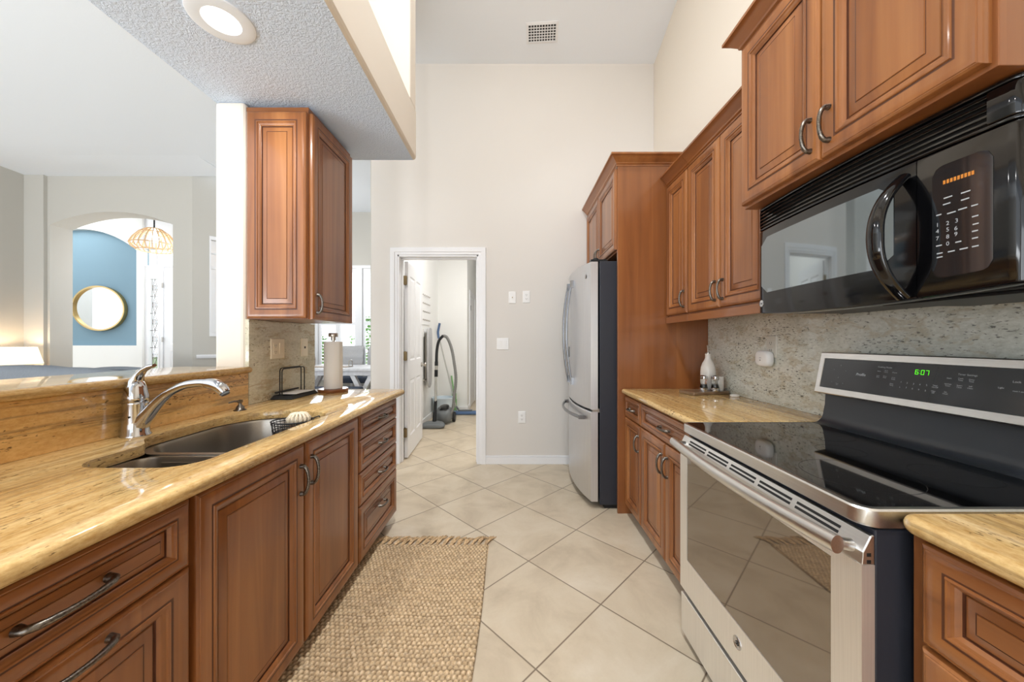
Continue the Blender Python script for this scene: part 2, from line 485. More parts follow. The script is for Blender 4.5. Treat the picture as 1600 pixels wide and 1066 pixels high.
# wall above the soffit, between the vaulted kitchen and the living room
m = MB(); m.box(-1.62, -1.50, -2.6, 2.44, 2.81, 4.75); m.box(-1.62, -1.50, 2.44, 3.62, 3.97, 4.75)
struct(m.build('wall_upper', M['wall'], keep=True))
# dropped soffit (textured underside, plain fascia) and the wall that closes its shelf
m = MB()
b = 0.02
pr = [(-1.57, 2.477), (-0.68 - b, 2.477), (-0.68 - b * 0.3, 2.477 + b * 0.3), (-0.68, 2.477 + b), (-0.68, 2.81), (-1.57, 2.81)]
m.loops([[(x, -2.6, z) for x, z in pr], [(x, 2.44, z) for x, z in pr]])
m.m = [1 if i in (0,) else 0 for i in range(len(m.m))]
struct(m.build('ceiling_soffit', [M['wall'], M['knock']], keep=True))
m = MB(); m.box(-1.57, -0.68, 2.30, 2.44, 2.81, 4.75); struct(m.build('wall_soffit_end', M['wall'], keep=True, bevel=0.012))
# stub wall that carries the upper cabinet, and the half wall under the raised bar
m = MB(); m.box(-1.57, -1.41, 1.84, 2.45, 0, 2.477); struct(m.build('wall_left', M['wall'], keep=True, bevel=0.02, seg=3))
m = MB(); m.box(-1.57, -1.41, -1.6, 1.84, 0, 1.053); struct(m.build('wall_bar', M['wall'], keep=True))
# baseboard
m = MB(); m.box(-0.284, 1.389, FY - 0.014, FY, 0, 0.072); m.box(-0.284, 1.389, FY - 0.009, FY, 0.072, 0.085)
struct(m.build('baseboard_far', M['trim'], keep=True, bevel=0.003))
# door casing + jamb
m = MB()
def casing(m, x0, x1, z1, y, w=0.072):
    for (wd, th) in ((w, 0.012), (w * 0.62, 0.018), (w * 0.25, 0.013)):
        xa = x0 - w; 
        m.box(xa, xa + wd, y - th, y, 0, z1 + w) if wd == w else m.box(xa, xa + wd, y - th, y, 0, z1 + w)
        m.box(x1 + w - wd, x1 + w, y - th, y, 0, z1 + w)
        m.box(xa + 0.0, x1 + w, y - th - 0.0004, y, z1 + w - wd, z1 + w)
casing(m, DX0, DX1, DZ, FY)
m.box(DX0, DX0 + 0.018, FY - 0.008, FY + 0.138, 0, DZ); m.box(DX1 - 0.018, DX1, FY - 0.008, FY + 0.138, 0, DZ); m.box(DX0, DX1, FY - 0.008, FY + 0.138, DZ - 0.018, DZ)
m.box(DX0 + 0.018, DX0 + 0.03, FY + 0.05, FY + 0.09, 0, DZ - 0.018); m.box(DX1 - 0.03, DX1 - 0.018, FY + 0.05, FY + 0.09, 0, DZ - 0.018); m.box(DX0, DX1, FY + 0.05, FY + 0.09, DZ - 0.03, DZ - 0.018)
struct(m.build('trim_1', M['trim'], keep=True, bevel=0.003))
# open laundry door
HX, HY = DX0 + 0.02, FY + 0.15
door = MB()
DL, DT = 0.77, 0.035
def panel_map_y(x, y0, sgn): return lambda u, v, d: (x + sgn * d, y0 + u, v)
def sunk_panel(m, mp, u0, u1, v0, v1, deep=0.008, mat=0):
    def rect(i, d): return [mp(u0 + i, v0 + i, d), mp(u1 - i, v0 + i, d), mp(u1 - i, v1 - i, d), mp(u0 + i, v1 - i, d)]
    m.loops([rect(0, 0), rect(0.012, -deep), rect(0.022, -deep), rect(0.045, -0.001)], True, False, True, mat)
def slab_with_panels(m, mp, W, H, T, holes):
    """a door slab whose face at d=0 is cut for the panels"""
    us = sorted({0, W, *[h[0] for h in holes], *[h[1] for h in holes]}); vs = sorted({0, H, *[h[2] for h in holes], *[h[3] for h in holes]})
    for i in range(len(us) - 1):
        for j in range(len(vs) - 1):
            cu, cv = (us[i] + us[i + 1]) / 2, (vs[j] + vs[j + 1]) / 2
            if any(h[0] < cu < h[1] and h[2] < cv < h[3] for h in holes): continue
            m.quad(mp(us[i], vs[j], 0), mp(us[i + 1], vs[j], 0), mp(us[i + 1], vs[j + 1], 0), mp(us[i], vs[j + 1], 0))
    for h in holes: sunk_panel(m, mp, *h)
    m.quad(mp(0, 0, -T), mp(W, 0, -T), mp(W, H, -T), mp(0, H, -T))
    m.quad(mp(0, 0, 0), mp(W, 0, 0), mp(W, 0, -T), mp(0, 0, -T)); m.quad(mp(0, H, 0), mp(W, H, 0), mp(W, H, -T), mp(0, H, -T))
    m.quad(mp(0, 0, 0), mp(0, H, 0), mp(0, H, -T), mp(0, 0, -T)); m.quad(mp(W, 0, 0), mp(W, H, 0), mp(W, H, -T), mp(W, 0, -T))
dm = lambda u, v, d: (HX + DT + d - 0.05 * u / DL, HY + u, 0.012 + v)
holes = []
for (ua, ub) in ((0.11, 0.345), (0.425, 0.66)):
    for (va, vb) in ((0.20, 0.80), (1.0, 1.90)):
        holes.append((ua, ub, va, vb))
slab_with_panels(door, dm, DL, 2.03, DT, holes)
dr = thing('door_1', 'white panelled door standing open into the laundry', 'door', (HX, HY, 0)); struct(dr)
del dr['category']; del dr['label']
door.build('door_leaf', M['trim'], dr)
for z in (0.23, 1.02, 1.80):
    h = MB(); h.box(HX - 0.002, HX + 0.03, HY - 0.035, HY - 0.006, z, z + 0.09); h.tube([(HX + 0.008, HY - 0.006, z - 0.004), (HX + 0.008, HY - 0.006, z + 0.094)], 0.008, 10)
    h.build('hinge', M['brass'], dr, smooth=40)
k = MB(); kx = HX + DT - 0.045
k.lathe([(0.028, 0), (0.028, 0.006), (0.01, 0.008), (0.009, 0.03), (0.02, 0.036), (0.026, 0.048), (0.022, 0.06), (0.004, 0.064)], (kx, HY + 0.705, 0.93), 18, axis='x')
k.build('door_knob', M['nickel'], dr, smooth=40)
# laundry room shell
m = MB(); m.box(-1.46, -1.32, FY + 0.13, 6.2, 0, 3.1); struct(m.build('wall_laundry_left', M['white_wall'], keep=True))
m = MB(); m.box(-1.32, -0.81, 6.1, 6.2, 0, 3.1); struct(m.build('wall_laundry_back', M['white_wall'], keep=True))
m = MB(); m.box(-0.93, -0.81, 6.2, 8.6, 0, 3.1); struct(m.build('wall_hall', M['white_wall'], keep=True))
m = MB(); m.box(-0.81, 0.8, 8.5, 8.6, 0, 3.1); struct(m.build('wall_hall_end', M['white_wall'], keep=True))
m = MB(); m.box(0.7, 0.8, FY + 0.13, 8.5, 0, 3.1); struct(m.build('wall_laundry_right', M['white_wall'], keep=True))
m = MB(); m.box(-1.46, 0.8, FY + 0.13, 8.6, 3.1, 3.2); struct(m.build('ceiling_laundry', M['ceil'], keep=True))
m = MB(); m.box(-1.32, -0.80, 6.086, 6.1, 0, 0.085); m.box(-1.32, -1.306, FY + 0.13, 6.1, 0, 0.085); m.box(-0.81, -0.796, 6.1, 6.34, 0, 0.085); m.box(-0.81, 0.7, 8.486, 8.5, 0, 0.085)
struct(m.build('baseboard_laundry', M['trim'], keep=True, bevel=0.003))
m = MB(); m.box(-0.81, -0.79, 6.34, 6.42, 0, 2.06); m.box(-0.81, -0.79, 7.15, 7.23, 0, 2.06); m.box(-0.81, -0.79, 6.34, 7.23, 2.06, 2.14)
struct(m.build('trim_2', M['trim'], keep=True, bevel=0.004))
m = MB(); m.box(-0.812, -0.80, 6.42, 7.15, 0.01, 2.06); d2 = struct(m.build('door_2', M['trim'], keep=True))
h = MB(); h.box(-0.80, -0.785, 6.425, 6.45, 1.78, 1.87); OFF[d2.name] = Vector((0, 0, 0)); h.build('hinge', M['black_satin'], d2)
lamp('laundry_fill', 'AREA', (-0.2, 4.5, 3.05), (0, 0, 0), 20, (1, 0.97, 0.93), 0.7)  # added fill, hidden above the doorway, to brighten the laundry

# breakfast nook
NY = 7.5
win = [(-4.17, -3.35), (-3.23, -2.42)]
WZ0, WZ1 = 0.45, 2.77
m = MB()
xs = [-4.8] + [v for w in win for v in w] + [-1.416]
for i in range(0, len(xs), 2): m.box(xs[i], xs[i + 1], NY, NY + 0.14, 0, 4.1)
for a, c in win: m.box(a, c, NY, NY + 0.14, 0, WZ0); m.box(a, c, NY, NY + 0.14, WZ1, 4.1)
struct(m.build('wall_nook', M['living_wall'], keep=True))
m = MB(); m.box(-1.475, -1.461, FY + 0.13, 7.64, 0, 4.1); struct(m.build('wall_nook_right', M['living_wall'], keep=True))
for wi, (a, c) in enumerate(win):
    fr = MB()
    fr.box(a - 0.06, a, NY - 0.03, NY, WZ0 - 0.06, WZ1 + 0.06); fr.box(c, c + 0.06, NY - 0.03, NY, WZ0 - 0.06, WZ1 + 0.06)
    fr.box(a, c, NY - 0.03, NY, WZ1, WZ1 + 0.06); fr.box(a, c, NY - 0.03, NY, WZ0 - 0.06, WZ0)
    o = struct(fr.build('window_%d' % (wi + 1), M['trim'], keep=True, bevel=0.003))
    OFF[o.name] = Vector((0, 0, 0))
    mid = (a + c) / 2
    for (p0, p1) in ((a, mid - 0.002), (mid + 0.002, c)):
        sh = MB()
        y0, y1 = NY + 0.012, NY + 0.04
        sh.box(p0, p0 + 0.05, y0, y1, WZ0, WZ1); sh.box(p1 - 0.05, p1, y0, y1, WZ0, WZ1)
        for (za, zb) in ((WZ0, WZ0 + 0.09), (1.56, 1.63), (WZ1 - 0.09, WZ1)): sh.box(p0 + 0.05, p1 - 0.05, y0, y1, za, zb)
        z = WZ0 + 0.125
        while z < WZ1 - 0.1:
            if not (1.53 < z < 1.66):
                tl = 0.33 if z > 1.6 else 0.10
                dz = 0.037 * math.sin(tl); dy = 0.037 * math.cos(tl)
                sh.loops([[(x, NY + 0.026 - dy, z - dz - 0.004), (x, NY + 0.026 + dy, z + dz - 0.004), (x, NY + 0.026 + dy, z + dz + 0.004), (x, NY + 0.026 - dy, z - dz + 0.004)] for x in (p0 + 0.05, p1 - 0.05)])
            z += 0.071
        sh.build('shutter_panel', M['trim'], o)
    g = MB(); g.box(a, c, NY + 0.1, NY + 0.106, WZ0, WZ1); g.build('window_pane', M['pane'], o)

lamp('nook_fill', 'POINT', (-3.4, 6.3, 2.5), (0, 0, 0), 14, (1, 0.99, 0.97), 0.2)  # invisible fill added to lift the nook ceiling and walls
lamp('garden_daylight', 'AREA', (-4.2, 15.0, 4.5), (-PI / 2, 0, 0), 900, (0.97, 0.99, 1.0), 9.0, 7.0)

# living room walls with the arch to the foyer
m = MB(); m.box(-8.15, -8.02, -2.6, 5.8, 0, 4.1); struct(m.build('wall_living_left', M['living_wall'], keep=True))
AY0, AY1 = 5.8, 6.1
def arc(cx, half, spring, rise, n=24):
    R = (half * half + rise * rise) / (2 * rise); cz = spring + rise - R; a = math.asin(half / R)
    return [(cx + R * math.sin(-a + 2 * a * i / n), cz + R * math.cos(-a + 2 * a * i / n)) for i in range(n + 1)]
poly = [(-8.15, 0), (-7.66, 0)] + arc(-6.645, 1.015, 3.143, 0.211) + [(-5.63, 0), (-5.31, 0), (-5.31, 4.35), (-8.15, 4.35)]
m = MB(); m.loops([[(x, AY0, z) for x, z in poly], [(x, AY1, z) for x, z in poly]])
m.box(-8.02, -7.70, AY0 - 0.05, AY0, 0, 4.0)
struct(m.build('wall_arch', M['living_wall'], keep=True))
m = MB()
t1 = 0.62
a = Vector((-5.31, 5.8, 0)); d = Vector((0.7071, 0.7071, 0)); nb = Vector((-0.7071, 0.7071, 0)) * 0.12
L = 0.95
def seg(m, s0, s1, z0, z1, off0=0.0, off1=0.12):
    nn = Vector((-0.7071, 0.7071, 0))
    p = [a + d * s0 + nn * off0, a + d * s1 + nn * off0, a + d * s1 + nn * off1, a + d * s0 + nn * off1]
    m.prism([(q.x, q.y) for q in p], z0, z1)
seg(m, 0, 0.235, 0, 4.1); seg(m, 0.6, L, 0, 4.1); seg(m, 0.235, 0.6, 0, 1.35); seg(m, 0.235, 0.6, 2.95, 4.1)
m.box(a.x + d.x * L - 0.12, a.x + d.x * L, a.y + d.y * L - 0.05, NY + 0.14, 0, 4.1)
struct(m.build('wall_corner', M['living_wall'], keep=True))
m = MB(); seg(m, 0.05, 0.7, 0.93, 0.95, -0.02, 0); seg(m, 0.05, 0.7, 0.95, 0.975, -0.03, 0); seg(m, 0.05, 0.7, 0.975, 0.99, -0.015, 0)
struct(m.build('trim_3', M['trim'], keep=True))
m = MB(); seg(m, 0.215, 0.235, 1.3, 3.0, -0.015, 0.05); seg(m, 0.235, 0.6, 1.3, 1.36, -0.015, 0.05); seg(m, 0.235, 0.6, 2.94, 3.0, -0.015, 0.05); seg(m, 0.235, 0.6, 2.45, 2.49, 0, 0.05); seg(m, 0.235, 0.6, 2.7, 2.72, 0.01, 0.04)
struct(m.build('window_3', M['trim'], keep=True))
# foyer: niche wall, ledge, front door wall
m = MB(); m.box(-10.6, -7.83, 7.4, 7.5, 0, 1.125)
m.box(-7.95, -7.83, 7.4, 7.5, 1.125, 4.3)
pl = [(-10.6, 1.125), (-10.45, 1.125)] + arc(-9.2, 1.25, 3.13, 0.46) + [(-7.95, 3.13), (-7.95, 4.3), (-10.6, 4.3)]
pl = [(-10.6, 1.125), (-10.45, 1.125)] + arc(-9.2, 1.25, 3.13, 0.46) + [(-7.95, 4.3), (-10.6, 4.3)]
m.loops([[(x, 7.4, z) for x, z in pl], [(x, 7.5, z) for x, z in pl]])
struct(m.build('wall_foyer', M['white_wall'], keep=True))
m = MB(); m.box(-10.6, -7.83, 7.5, 7.54, 0, 4.3); struct(m.build('wall_niche', M['blue_wall'], keep=True))
m = MB()
EY = 7.45
SL0, SL1, SLT = wx(233, EY), wx(247, EY), wz(436, EY)
TR = [(wx(226, EY), wx(244, EY)), (wx(250, EY), wx(270, EY) + 0.5)]
TZ0, TZ1 = wz(415, EY), wz(389, EY)
DRX = wx(253.5, EY)
DRZ = wz(417, EY) - 0.05
m.box(-7.83, SL0, EY, EY + 0.06, 0, DRZ + 0.05)
m.box(SL0, SL1, EY, EY + 0.06, SLT, DRZ + 0.05); m.box(SL0, SL1, EY, EY + 0.06, 0, 0.35); m.box(SL1, DRX, EY, EY + 0.06, 0, DRZ + 0.05)
m.box(DRX, -6.9, EY + 0.04, EY + 0.06, 0, DRZ + 0.05); m.box(-6.9, -4.7, EY, EY + 0.06, 0, DRZ + 0.05)
m.box(-7.83, -4.7, EY, EY + 0.06, DRZ + 0.05, TZ0); m.box(-7.83, -4.7, EY, EY + 0.06, TZ1, 4.4)
m.box(-7.83, TR[0][0], EY, EY + 0.06, TZ0, TZ1); m.box(TR[0][1], TR[1][0], EY, EY + 0.06, TZ0, TZ1); m.box(TR[1][1], -4.7, EY, EY + 0.06, TZ0, TZ1)
struct(m.build('wall_entry', M['trim'], keep=True))
m = MB(); m.box(-10.7, -4.6, 5.9, 7.9, 4.35, 4.45); struct(m.build('ceiling_foyer', M['ceil'], keep=True))
m = MB(); m.box(-10.7, -10.6, 6.1, 7.5, 0, 4.4); struct(m.build('wall_foyer_left', M['white_wall'], keep=True))
# entry door leaf
m = MB(); ed = lambda u, v, dd: (DRX + 0.01 + u, EY + 0.025 - dd, 0.01 + v)
slab_with_panels(m, ed, 0.9, DRZ - 0.03, 0.02, [(0.14, 0.76, 0.25, 1.0), (0.14, 0.76, 1.15, DRZ - 0.25)])
d3 = struct(m.build('door_3', M['trim'], keep=True)); OFF[d3.name] = Vector((0, 0, 0))
for z in (0.3, 1.2, 2.35):
    h = MB(); h.box(DRX - 0.012, DRX + 0.012, EY - 0.01, EY + 0.01, z, z + 0.1); h.build('hinge', M['nickel'], d3)
# leaded sidelight and transoms
def leaded(x0, x1, z0, z1, y):
    b_ = MB(); w = x1 - x0; cx = (x0 + x1) / 2; r = 0.006
    for fx in (0.2, 0.8): b_.tube([(x0 + w * fx, y, z0), (x0 + w * fx, y, z1)], r, 6)
    n = max(3, int((z1 - z0) / 0.32))
    for i in range(n):
        zc = z0 + (i + 0.5) * (z1 - z0) / n; hh = (z1 - z0) / n * 0.5
        b_.tube([(cx, y, zc - hh), (cx - w * 0.28, y, zc), (cx, y, zc + hh), (cx + w * 0.28, y, zc), (cx, y, zc - hh)], r, 6)
        b_.tube([(cx + w * 0.13 * math.cos(t * PI / 6), y, zc + hh * 0.3 * math.sin(t * PI / 6)) for t in range(13)], r, 6)
        b_.tube([(x0, y, zc - hh), (x1, y, zc - hh)], r, 6)
    return b_
fr = MB(); fr.box(SL0 - 0.03, SL0, EY - 0.015, EY, 0.32, SLT + 0.03); fr.box(SL1, SL1 + 0.03, EY - 0.015, EY, 0.32, SLT + 0.03); fr.box(SL0, SL1, EY - 0.015, EY, SLT, SLT + 0.03); fr.box(SL0, SL1, EY - 0.015, EY, 0.32, 0.35)
o = struct(fr.build('window_4', M['trim'], keep=True)); OFF[o.name] = Vector((0, 0, 0))
g = MB(); g.box(SL0, SL1, EY + 0.04, EY + 0.046, 0.35, SLT); g.build('window_pane', M['pane'], o)
leaded(SL0, SL1, 0.35, SLT, EY + 0.03).build('lead_came', M['pewter'], o)
for i, (x0, x1) in enumerate(TR):
    fr = MB(); fr.box(x0 - 0.02, x0, EY - 0.015, EY, TZ0 - 0.02, TZ1 + 0.02); fr.box(x1, x1 + 0.02, EY - 0.015, EY, TZ0 - 0.02, TZ1 + 0.02); fr.box(x0, x1, EY - 0.015, EY, TZ1, TZ1 + 0.02); fr.box(x0, x1, EY - 0.015, EY, TZ0 - 0.02, TZ0)
    o = struct(fr.build('window_%d' % (5 + i), M['trim'], keep=True)); OFF[o.name] = Vector((0, 0, 0))
    g = MB(); g.box(x0, x1, EY + 0.04, EY + 0.046, TZ0, TZ1); g.build('window_pane', M['pane'], o)
lamp('foyer_fill', 'AREA', (-9.3, 6.5, 4.2), (0.25, 0.2, 0), 26, (1, 0.99, 0.96), 1.6)  # unseen fill panel added below the closed foyer ceiling
lamp('entry_fill', 'AREA', (-6.55, 7.2, 2.3), (PI / 2, 0, PI - 0.75), 16, (0.95, 0.98, 1.0), 1.0, 2.2)  # hidden fill panel added to light the arch jamb

# ------------------------------------------------------------------ cabinetry
WZ, WY, WXm, GZ = M['wood_z'], M['wood_y'], M['wood_x'], M['glaze']
FT = 0.021   # front thickness
def raised(m, mp, w, h, s=1.0):
    """raised-panel front: rings of (inset, height, material)"""
    s = s * min(1.0, min(w, h) / 0.27)
    P = [(0, 0, 0), (0, .013, 0), (.002, .017, 0), (.0065, .0200, 0), (.0085, .0195, 0), (.0105, .0215, 0), (.016, .0228, 0), (.024, .0226, 0),
         (.0135 + .030 * s, .0205, 0), (.0135 + .034 * s, .0195, 1), (.0135 + .036 * s, .0195, 1), (.0135 + .0375 * s, .0222, 0), (.0135 + .0405 * s, .0232, 0), (.0135 + .044 * s, .0222, 0),
         (.0135 + .046 * s, .0185, 0), (.0135 + .052 * s, .0165, 0), (.0135 + .056 * s, .0125, 0), (.0135 + .060 * s, .0100, 0), (.0135 + .061 * s, .0060, 1), (.0135 + .0645 * s, .0060, 1), (.0135 + .066 * s, .0080, 0),
         (.0135 + .088 * s, .0128, 0), (.0135 + .0892 * s, .0118, 1), (.0135 + .0905 * s, .0118, 1), (.0135 + .0918 * s, .0140, 0)]
    rings = [[mp(i, i, d), mp(w - i, i, d), mp(w - i, h - i, d), mp(i, h - i, d)] for i, d, _ in P]
    # the groove bands: the ring that climbs out of a groove and its floor carry the glaze
    ms = [P[k + 1][2] for k in range(len(P) - 1)]
    m.loops(rings, True, True, True, 0, ms)
    m.m[-1] = 0; m.m[-2] = 0
def pull(mp, u, v, L, vert, d0=0.021, out=0.03, r=0.0055):
    m = MB()
    n = 12; path = []; rad = []
    g = (lambda a, d: mp(u, v + a, d)) if vert else (lambda a, d: mp(u + a, v, d))
    path.append(g(-L / 2, d0 + 0.004)); rad.append(r * 1.25)
    for k in range(n + 1):
        t = -1 + 2 * k / n
        path.append(g(t * L / 2 * 0.985, d0 + 0.012 + (out - 0.012) * (1 - t * t) ** 0.6)); rad.append(r * (1.25 - 0.3 * (1 - t * t)) * (1 + 0.07 * (k % 2)))
    path.append(g(L / 2, d0 + 0.004)); rad.append(r * 1.25)
    m.tube(path, rad, 10)
    for sgn in (-1, 1):
        m.tube([g(sgn * L / 2 * 0.97, d0 - 0.001), g(sgn * L / 2 * 0.97, d0 + 0.012)], [r * 1.7, r * 1.25], 12)
    return m
def front(name, parent, mp0, u0, v0, w, h, hand=None, L=0.10, horiz=False, s=1.0):
    mp = lambda u, v, d: mp0(u0 + u, v0 + v, d)
    m = MB(); raised(m, mp, w, h, s)
    o = m.build(name, [WY if horiz else WZ, GZ], parent, smooth=28)
    if hand:
        for (hu, hv, vert) in ([hand] if isinstance(hand, tuple) else hand):
            pull(mp, hu, hv, L, vert).build('handle', M['pewter'], o, smooth=50)
    return o
def mapR(xf): return lambda u, v, d: (xf - d, u, v)       # right run: u is world y, v is world z
def mapL(xf): return lambda u, v, d: (xf + d, u, v)
G = 0.0016

CROWN = [(0, 0), (0.004, 0.0), (0.004, 0.010), (0.012, 0.014), (0.014, 0.022), (0.020, 0.028), (0.036, 0.044), (0.050, 0.058), (0.056, 0.060), (0.056, 0.072), (0, 0.072)]
def sweep(m, path, prof, z, side):
    """path in plan; side = +1 when outward is to the left of travel"""
    P = [Vector((x, y)) for x, y in path]; loops = []
    nrm = []
    for i in range(len(P) - 1):
        d = (P[i + 1] - P[i]).normalized(); nrm.append(Vector((-d.y, d.x)) * side)
    for i, p in enumerate(P):
        if i == 0: o = nrm[0]
        elif i == len(P) - 1: o = nrm[-1]
        else:
            o = (nrm[i - 1] + nrm[i]); o = o / max(0.2, o.dot(nrm[i]))
        loops.append([(p.x + o.x * a, p.y + o.y * a, z + b_) for a, b_ in prof])
    m.loops(loops, True, True, True)

# --- left run: base cabinets (doors on x = -0.79, carcass face x = -0.811)
LXF, LXB = -0.811, -1.39
ZB, ZT = 0.075, 0.835
def base_body(parent, x_face, x_back, y0, y1, kick, sgn):
    m = MB()
    xa, xb = sorted((x_face, x_back)); m.box(xa, xb, y0, y1, ZB - 0.005, 0.848)
    m.build('carcass', M['wood_panel'], parent, bevel=0.0015)
    k = MB(); xk = x_face - 0.055 * sgn
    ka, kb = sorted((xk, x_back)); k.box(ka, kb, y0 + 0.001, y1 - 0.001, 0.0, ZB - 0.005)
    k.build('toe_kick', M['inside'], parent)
mL = mapL(LXF)
# near drawer cabinet
c = thing('base_cabinet', 'cherry base cabinet with wide drawers, nearest the viewer below the sink counter', 'cabinet', (-1.1, 0.56, 0))
base_body(c, LXF, LXB, 0.26, 0.866, 0, 1)
front('drawer', c, mL, 0.262, 0.672, 0.598, ZT - 0.672, (0.36, 0.087, False), 0.13, True)
front('drawer', c, mL, 0.262, ZB, 0.598, 0.668 - ZB, (0.36, 0.668 - ZB - 0.027, False), 0.13)
# sink cabinet, two tall doors
c = thing('sink_base_cabinet', 'cherry cabinet with two tall doors under the double sink', 'cabinet', (-1.1, 1.33, 0))
m = MB(); m.box(LXB, LXF, 0.868, 1.792, ZB - 0.005, 0.60); m.box(LXF - 0.02, LXF, 0.868, 1.792, 0.60, 0.848); m.box(LXB, LXF - 0.02, 0.868, 0.886, 0.60, 0.848); m.box(LXB, LXF - 0.02, 1.774, 1.792, 0.60, 0.848)
m.build('carcass', M['wood_panel'], c)
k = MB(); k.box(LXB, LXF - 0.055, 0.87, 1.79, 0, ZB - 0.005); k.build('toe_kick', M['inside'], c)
front('door', c, mL, 0.876, ZB, 0.452, ZT - ZB, (0.425, 0.63, True), 0.105)
front('door', c, mL, 1.338, ZB, 0.448, ZT - ZB, (0.03, 0.645, True), 0.105)
# four-drawer cabinet at the far end
c = thing('drawer_base_cabinet', 'cherry cabinet of four drawers at the far end of the sink counter', 'cabinet', (-1.1, 2.085, 0))
base_body(c, LXF, LXB, 1.794, 2.375, 0, 1)
for z0, z1 in ((0.708, ZT), (0.540, 0.704), (0.366, 0.536), (ZB, 0.362)):
    front('drawer', c, mL, 1.802, z0, 0.568, z1 - z0, (0.30, (z1 - z0) * (0.5 if z0 > 0.1 else 0.62), False), 0.085, True)
# narrow filler post at the end
# --- right run: base cabinets (doors on x = 0.78)
RXF, RXB = 0.801, 1.368
mR = mapR(RXF)
c = thing('narrow_base_cabinet', 'narrow cherry base cabinet with one drawer and one door beside the tall fridge panel', 'cabinet', (1.08, 2.32, 0))
base_body(c, RXF, RXB, 2.166, 2.478, 0, -1)
front('drawer', c, mR, 2.170, 0.694, 0.304, ZT - 0.694, (0.15, 0.07, False), 0.085, True)
front('door', c, mR, 2.170, ZB, 0.304, 0.688 - ZB, (0.03, 0.50, True))
c = thing('base_cabinet', 'cherry base cabinet with one wide drawer over two doors, left of the range', 'cabinet', (1.08, 1.81, 0))
base_body(c, RXF, RXB, 1.468, 2.164, 0, -1)
front('drawer', c, mR, 1.476, 0.694, 0.684, ZT - 0.694, (0.342, 0.07, False), 0.10, True)
front('door', c, mR, 1.820, ZB, 0.340, 0.688 - ZB, (0.03, 0.50, True))
front('door', c, mR, 1.476, ZB, 0.340, 0.688 - ZB, (0.31, 0.50, True))
c = thing('base_cabinet', 'cherry base cabinet right of the range under the near counter', 'cabinet', (1.08, 0.4, 0))
base_body(c, 0.782, RXB, 0.10, 0.688, 0, -1)
mRn = mapR(0.782)
front('drawer', c, mRn, 0.13, 0.655, 0.53, 0.842 - 0.655, (0.25, 0.08, False), 0.11, True)
front('door', c, mRn, 0.13, ZB, 0.53, 0.648 - ZB, (0.06, 0.5, True))

# --- upper cabinet on the stub wall
UX0, UX1, UY0, UY1, UZ0, UZ1 = -1.408, -1.083, 1.852, 2.318, 1.335, 2.436
c = thing('wall_cabinet', 'cherry wall cabinet hung on the stub wall above the outlets by the sink', 'cabinet', ((UX0 + UX1) / 2, (UY0 + UY1) / 2, UZ0))
m = MB(); m.box(UX0, UX1, UY0, UY1, UZ0, UZ1); m.build('carcass', M['wood_panel'], c, bevel=0.0015)
front('door', c, mapL(UX1), UY0 + 0.008, UZ0, UY1 - UY0 - 0.01, UZ1 - UZ0 - 0.012, (0.034, 0.085, True), 0.10)
pm = lambda u, v, d: (UX0 + 0.012 + u, UY0 - d, UZ0 + 0.004 + v)
m = MB(); raised(m, pm, UX1 - UX0 - 0.014, UZ1 - UZ0 - 0.02); m.build('end_panel', [WZ, GZ], c, smooth=28)
m = MB(); sweep(m, [(UX1 + 0.002, UY1), (UX1 + 0.002, UY0 - 0.002), (UX0, UY0 - 0.002)], [(0, 0), (0.022, 0), (0.024, 0.004), (0.020, 0.009), (0.026, 0.013), (0.026, 0.02), (0, 0.02)], UZ1 - 0.006, -1)
m.build('top_moulding', WXm, c, smooth=30)

# --- uppers on the right wall
def upper(name, label, y0, y1, xf, z0, z1, doors, crown_path, z_crown, rail=None):
    c = thing(name, label, 'cabinet', ((xf + 1.39) / 2, (y0 + y1) / 2, z0))
    m = MB(); m.box(xf, 1.388, y0, y1, z0, z1); m.build('carcass', M['wood_panel'], c, bevel=0.0015)
    mp = mapR(xf)
    for (a, b_, hu) in doors:
        front('door', c, mp, a, z0 + 0.012, b_ - a, z1 - z0 - 0.03, (hu, 0.09, True), 0.10)
    m = MB(); sweep(m, crown_path, CROWN, z_crown, 1); m.build('crown_moulding', WY, c, smooth=30)
    if rail:
        m = MB()
        for bx in rail: m.box(*bx)
        m.build('light_rail', WY, c, bevel=0.002)
    return c
XF = 1.091
upper('wall_cabinet', 'single-door cherry wall cabinet next to the tall fridge panel', 2.176, 2.478, XF, 1.384, 2.31, [(2.182, 2.472, 0.03)],
      [(XF - 0.004, 2.176), (XF - 0.004, 2.478)], 2.305, [(XF - 0.018, XF + 0.002, 2.176, 2.478, 1.342, 1.384)])
upper('wall_cabinet', 'double-door cherry wall cabinet between the single-door one and the microwave', 1.456, 2.174, XF, 1.384, 2.31, [(1.836, 2.168, 0.03), (1.488, 1.830, 0.312)],
      [(XF - 0.004, 1.456), (XF - 0.004, 2.174)], 2.305, [(XF - 0.018, XF + 0.002, 1.456, 2.174, 1.342, 1.384), (XF + 0.002, 1.369, 1.456, 1.474, 1.342, 1.384)])
XN = 0.953
upper('microwave_cabinet', 'large double-door cherry wall cabinet over the black microwave', 0.69, 1.452, XN, 1.762, 2.43, [(1.074, 1.446, 0.03), (0.70, 1.070, 0.340)],
      [(1.386, 0.688), (XN - 0.004, 0.688), (XN - 0.004, 1.454), (1.386, 1.454)], 2.418)

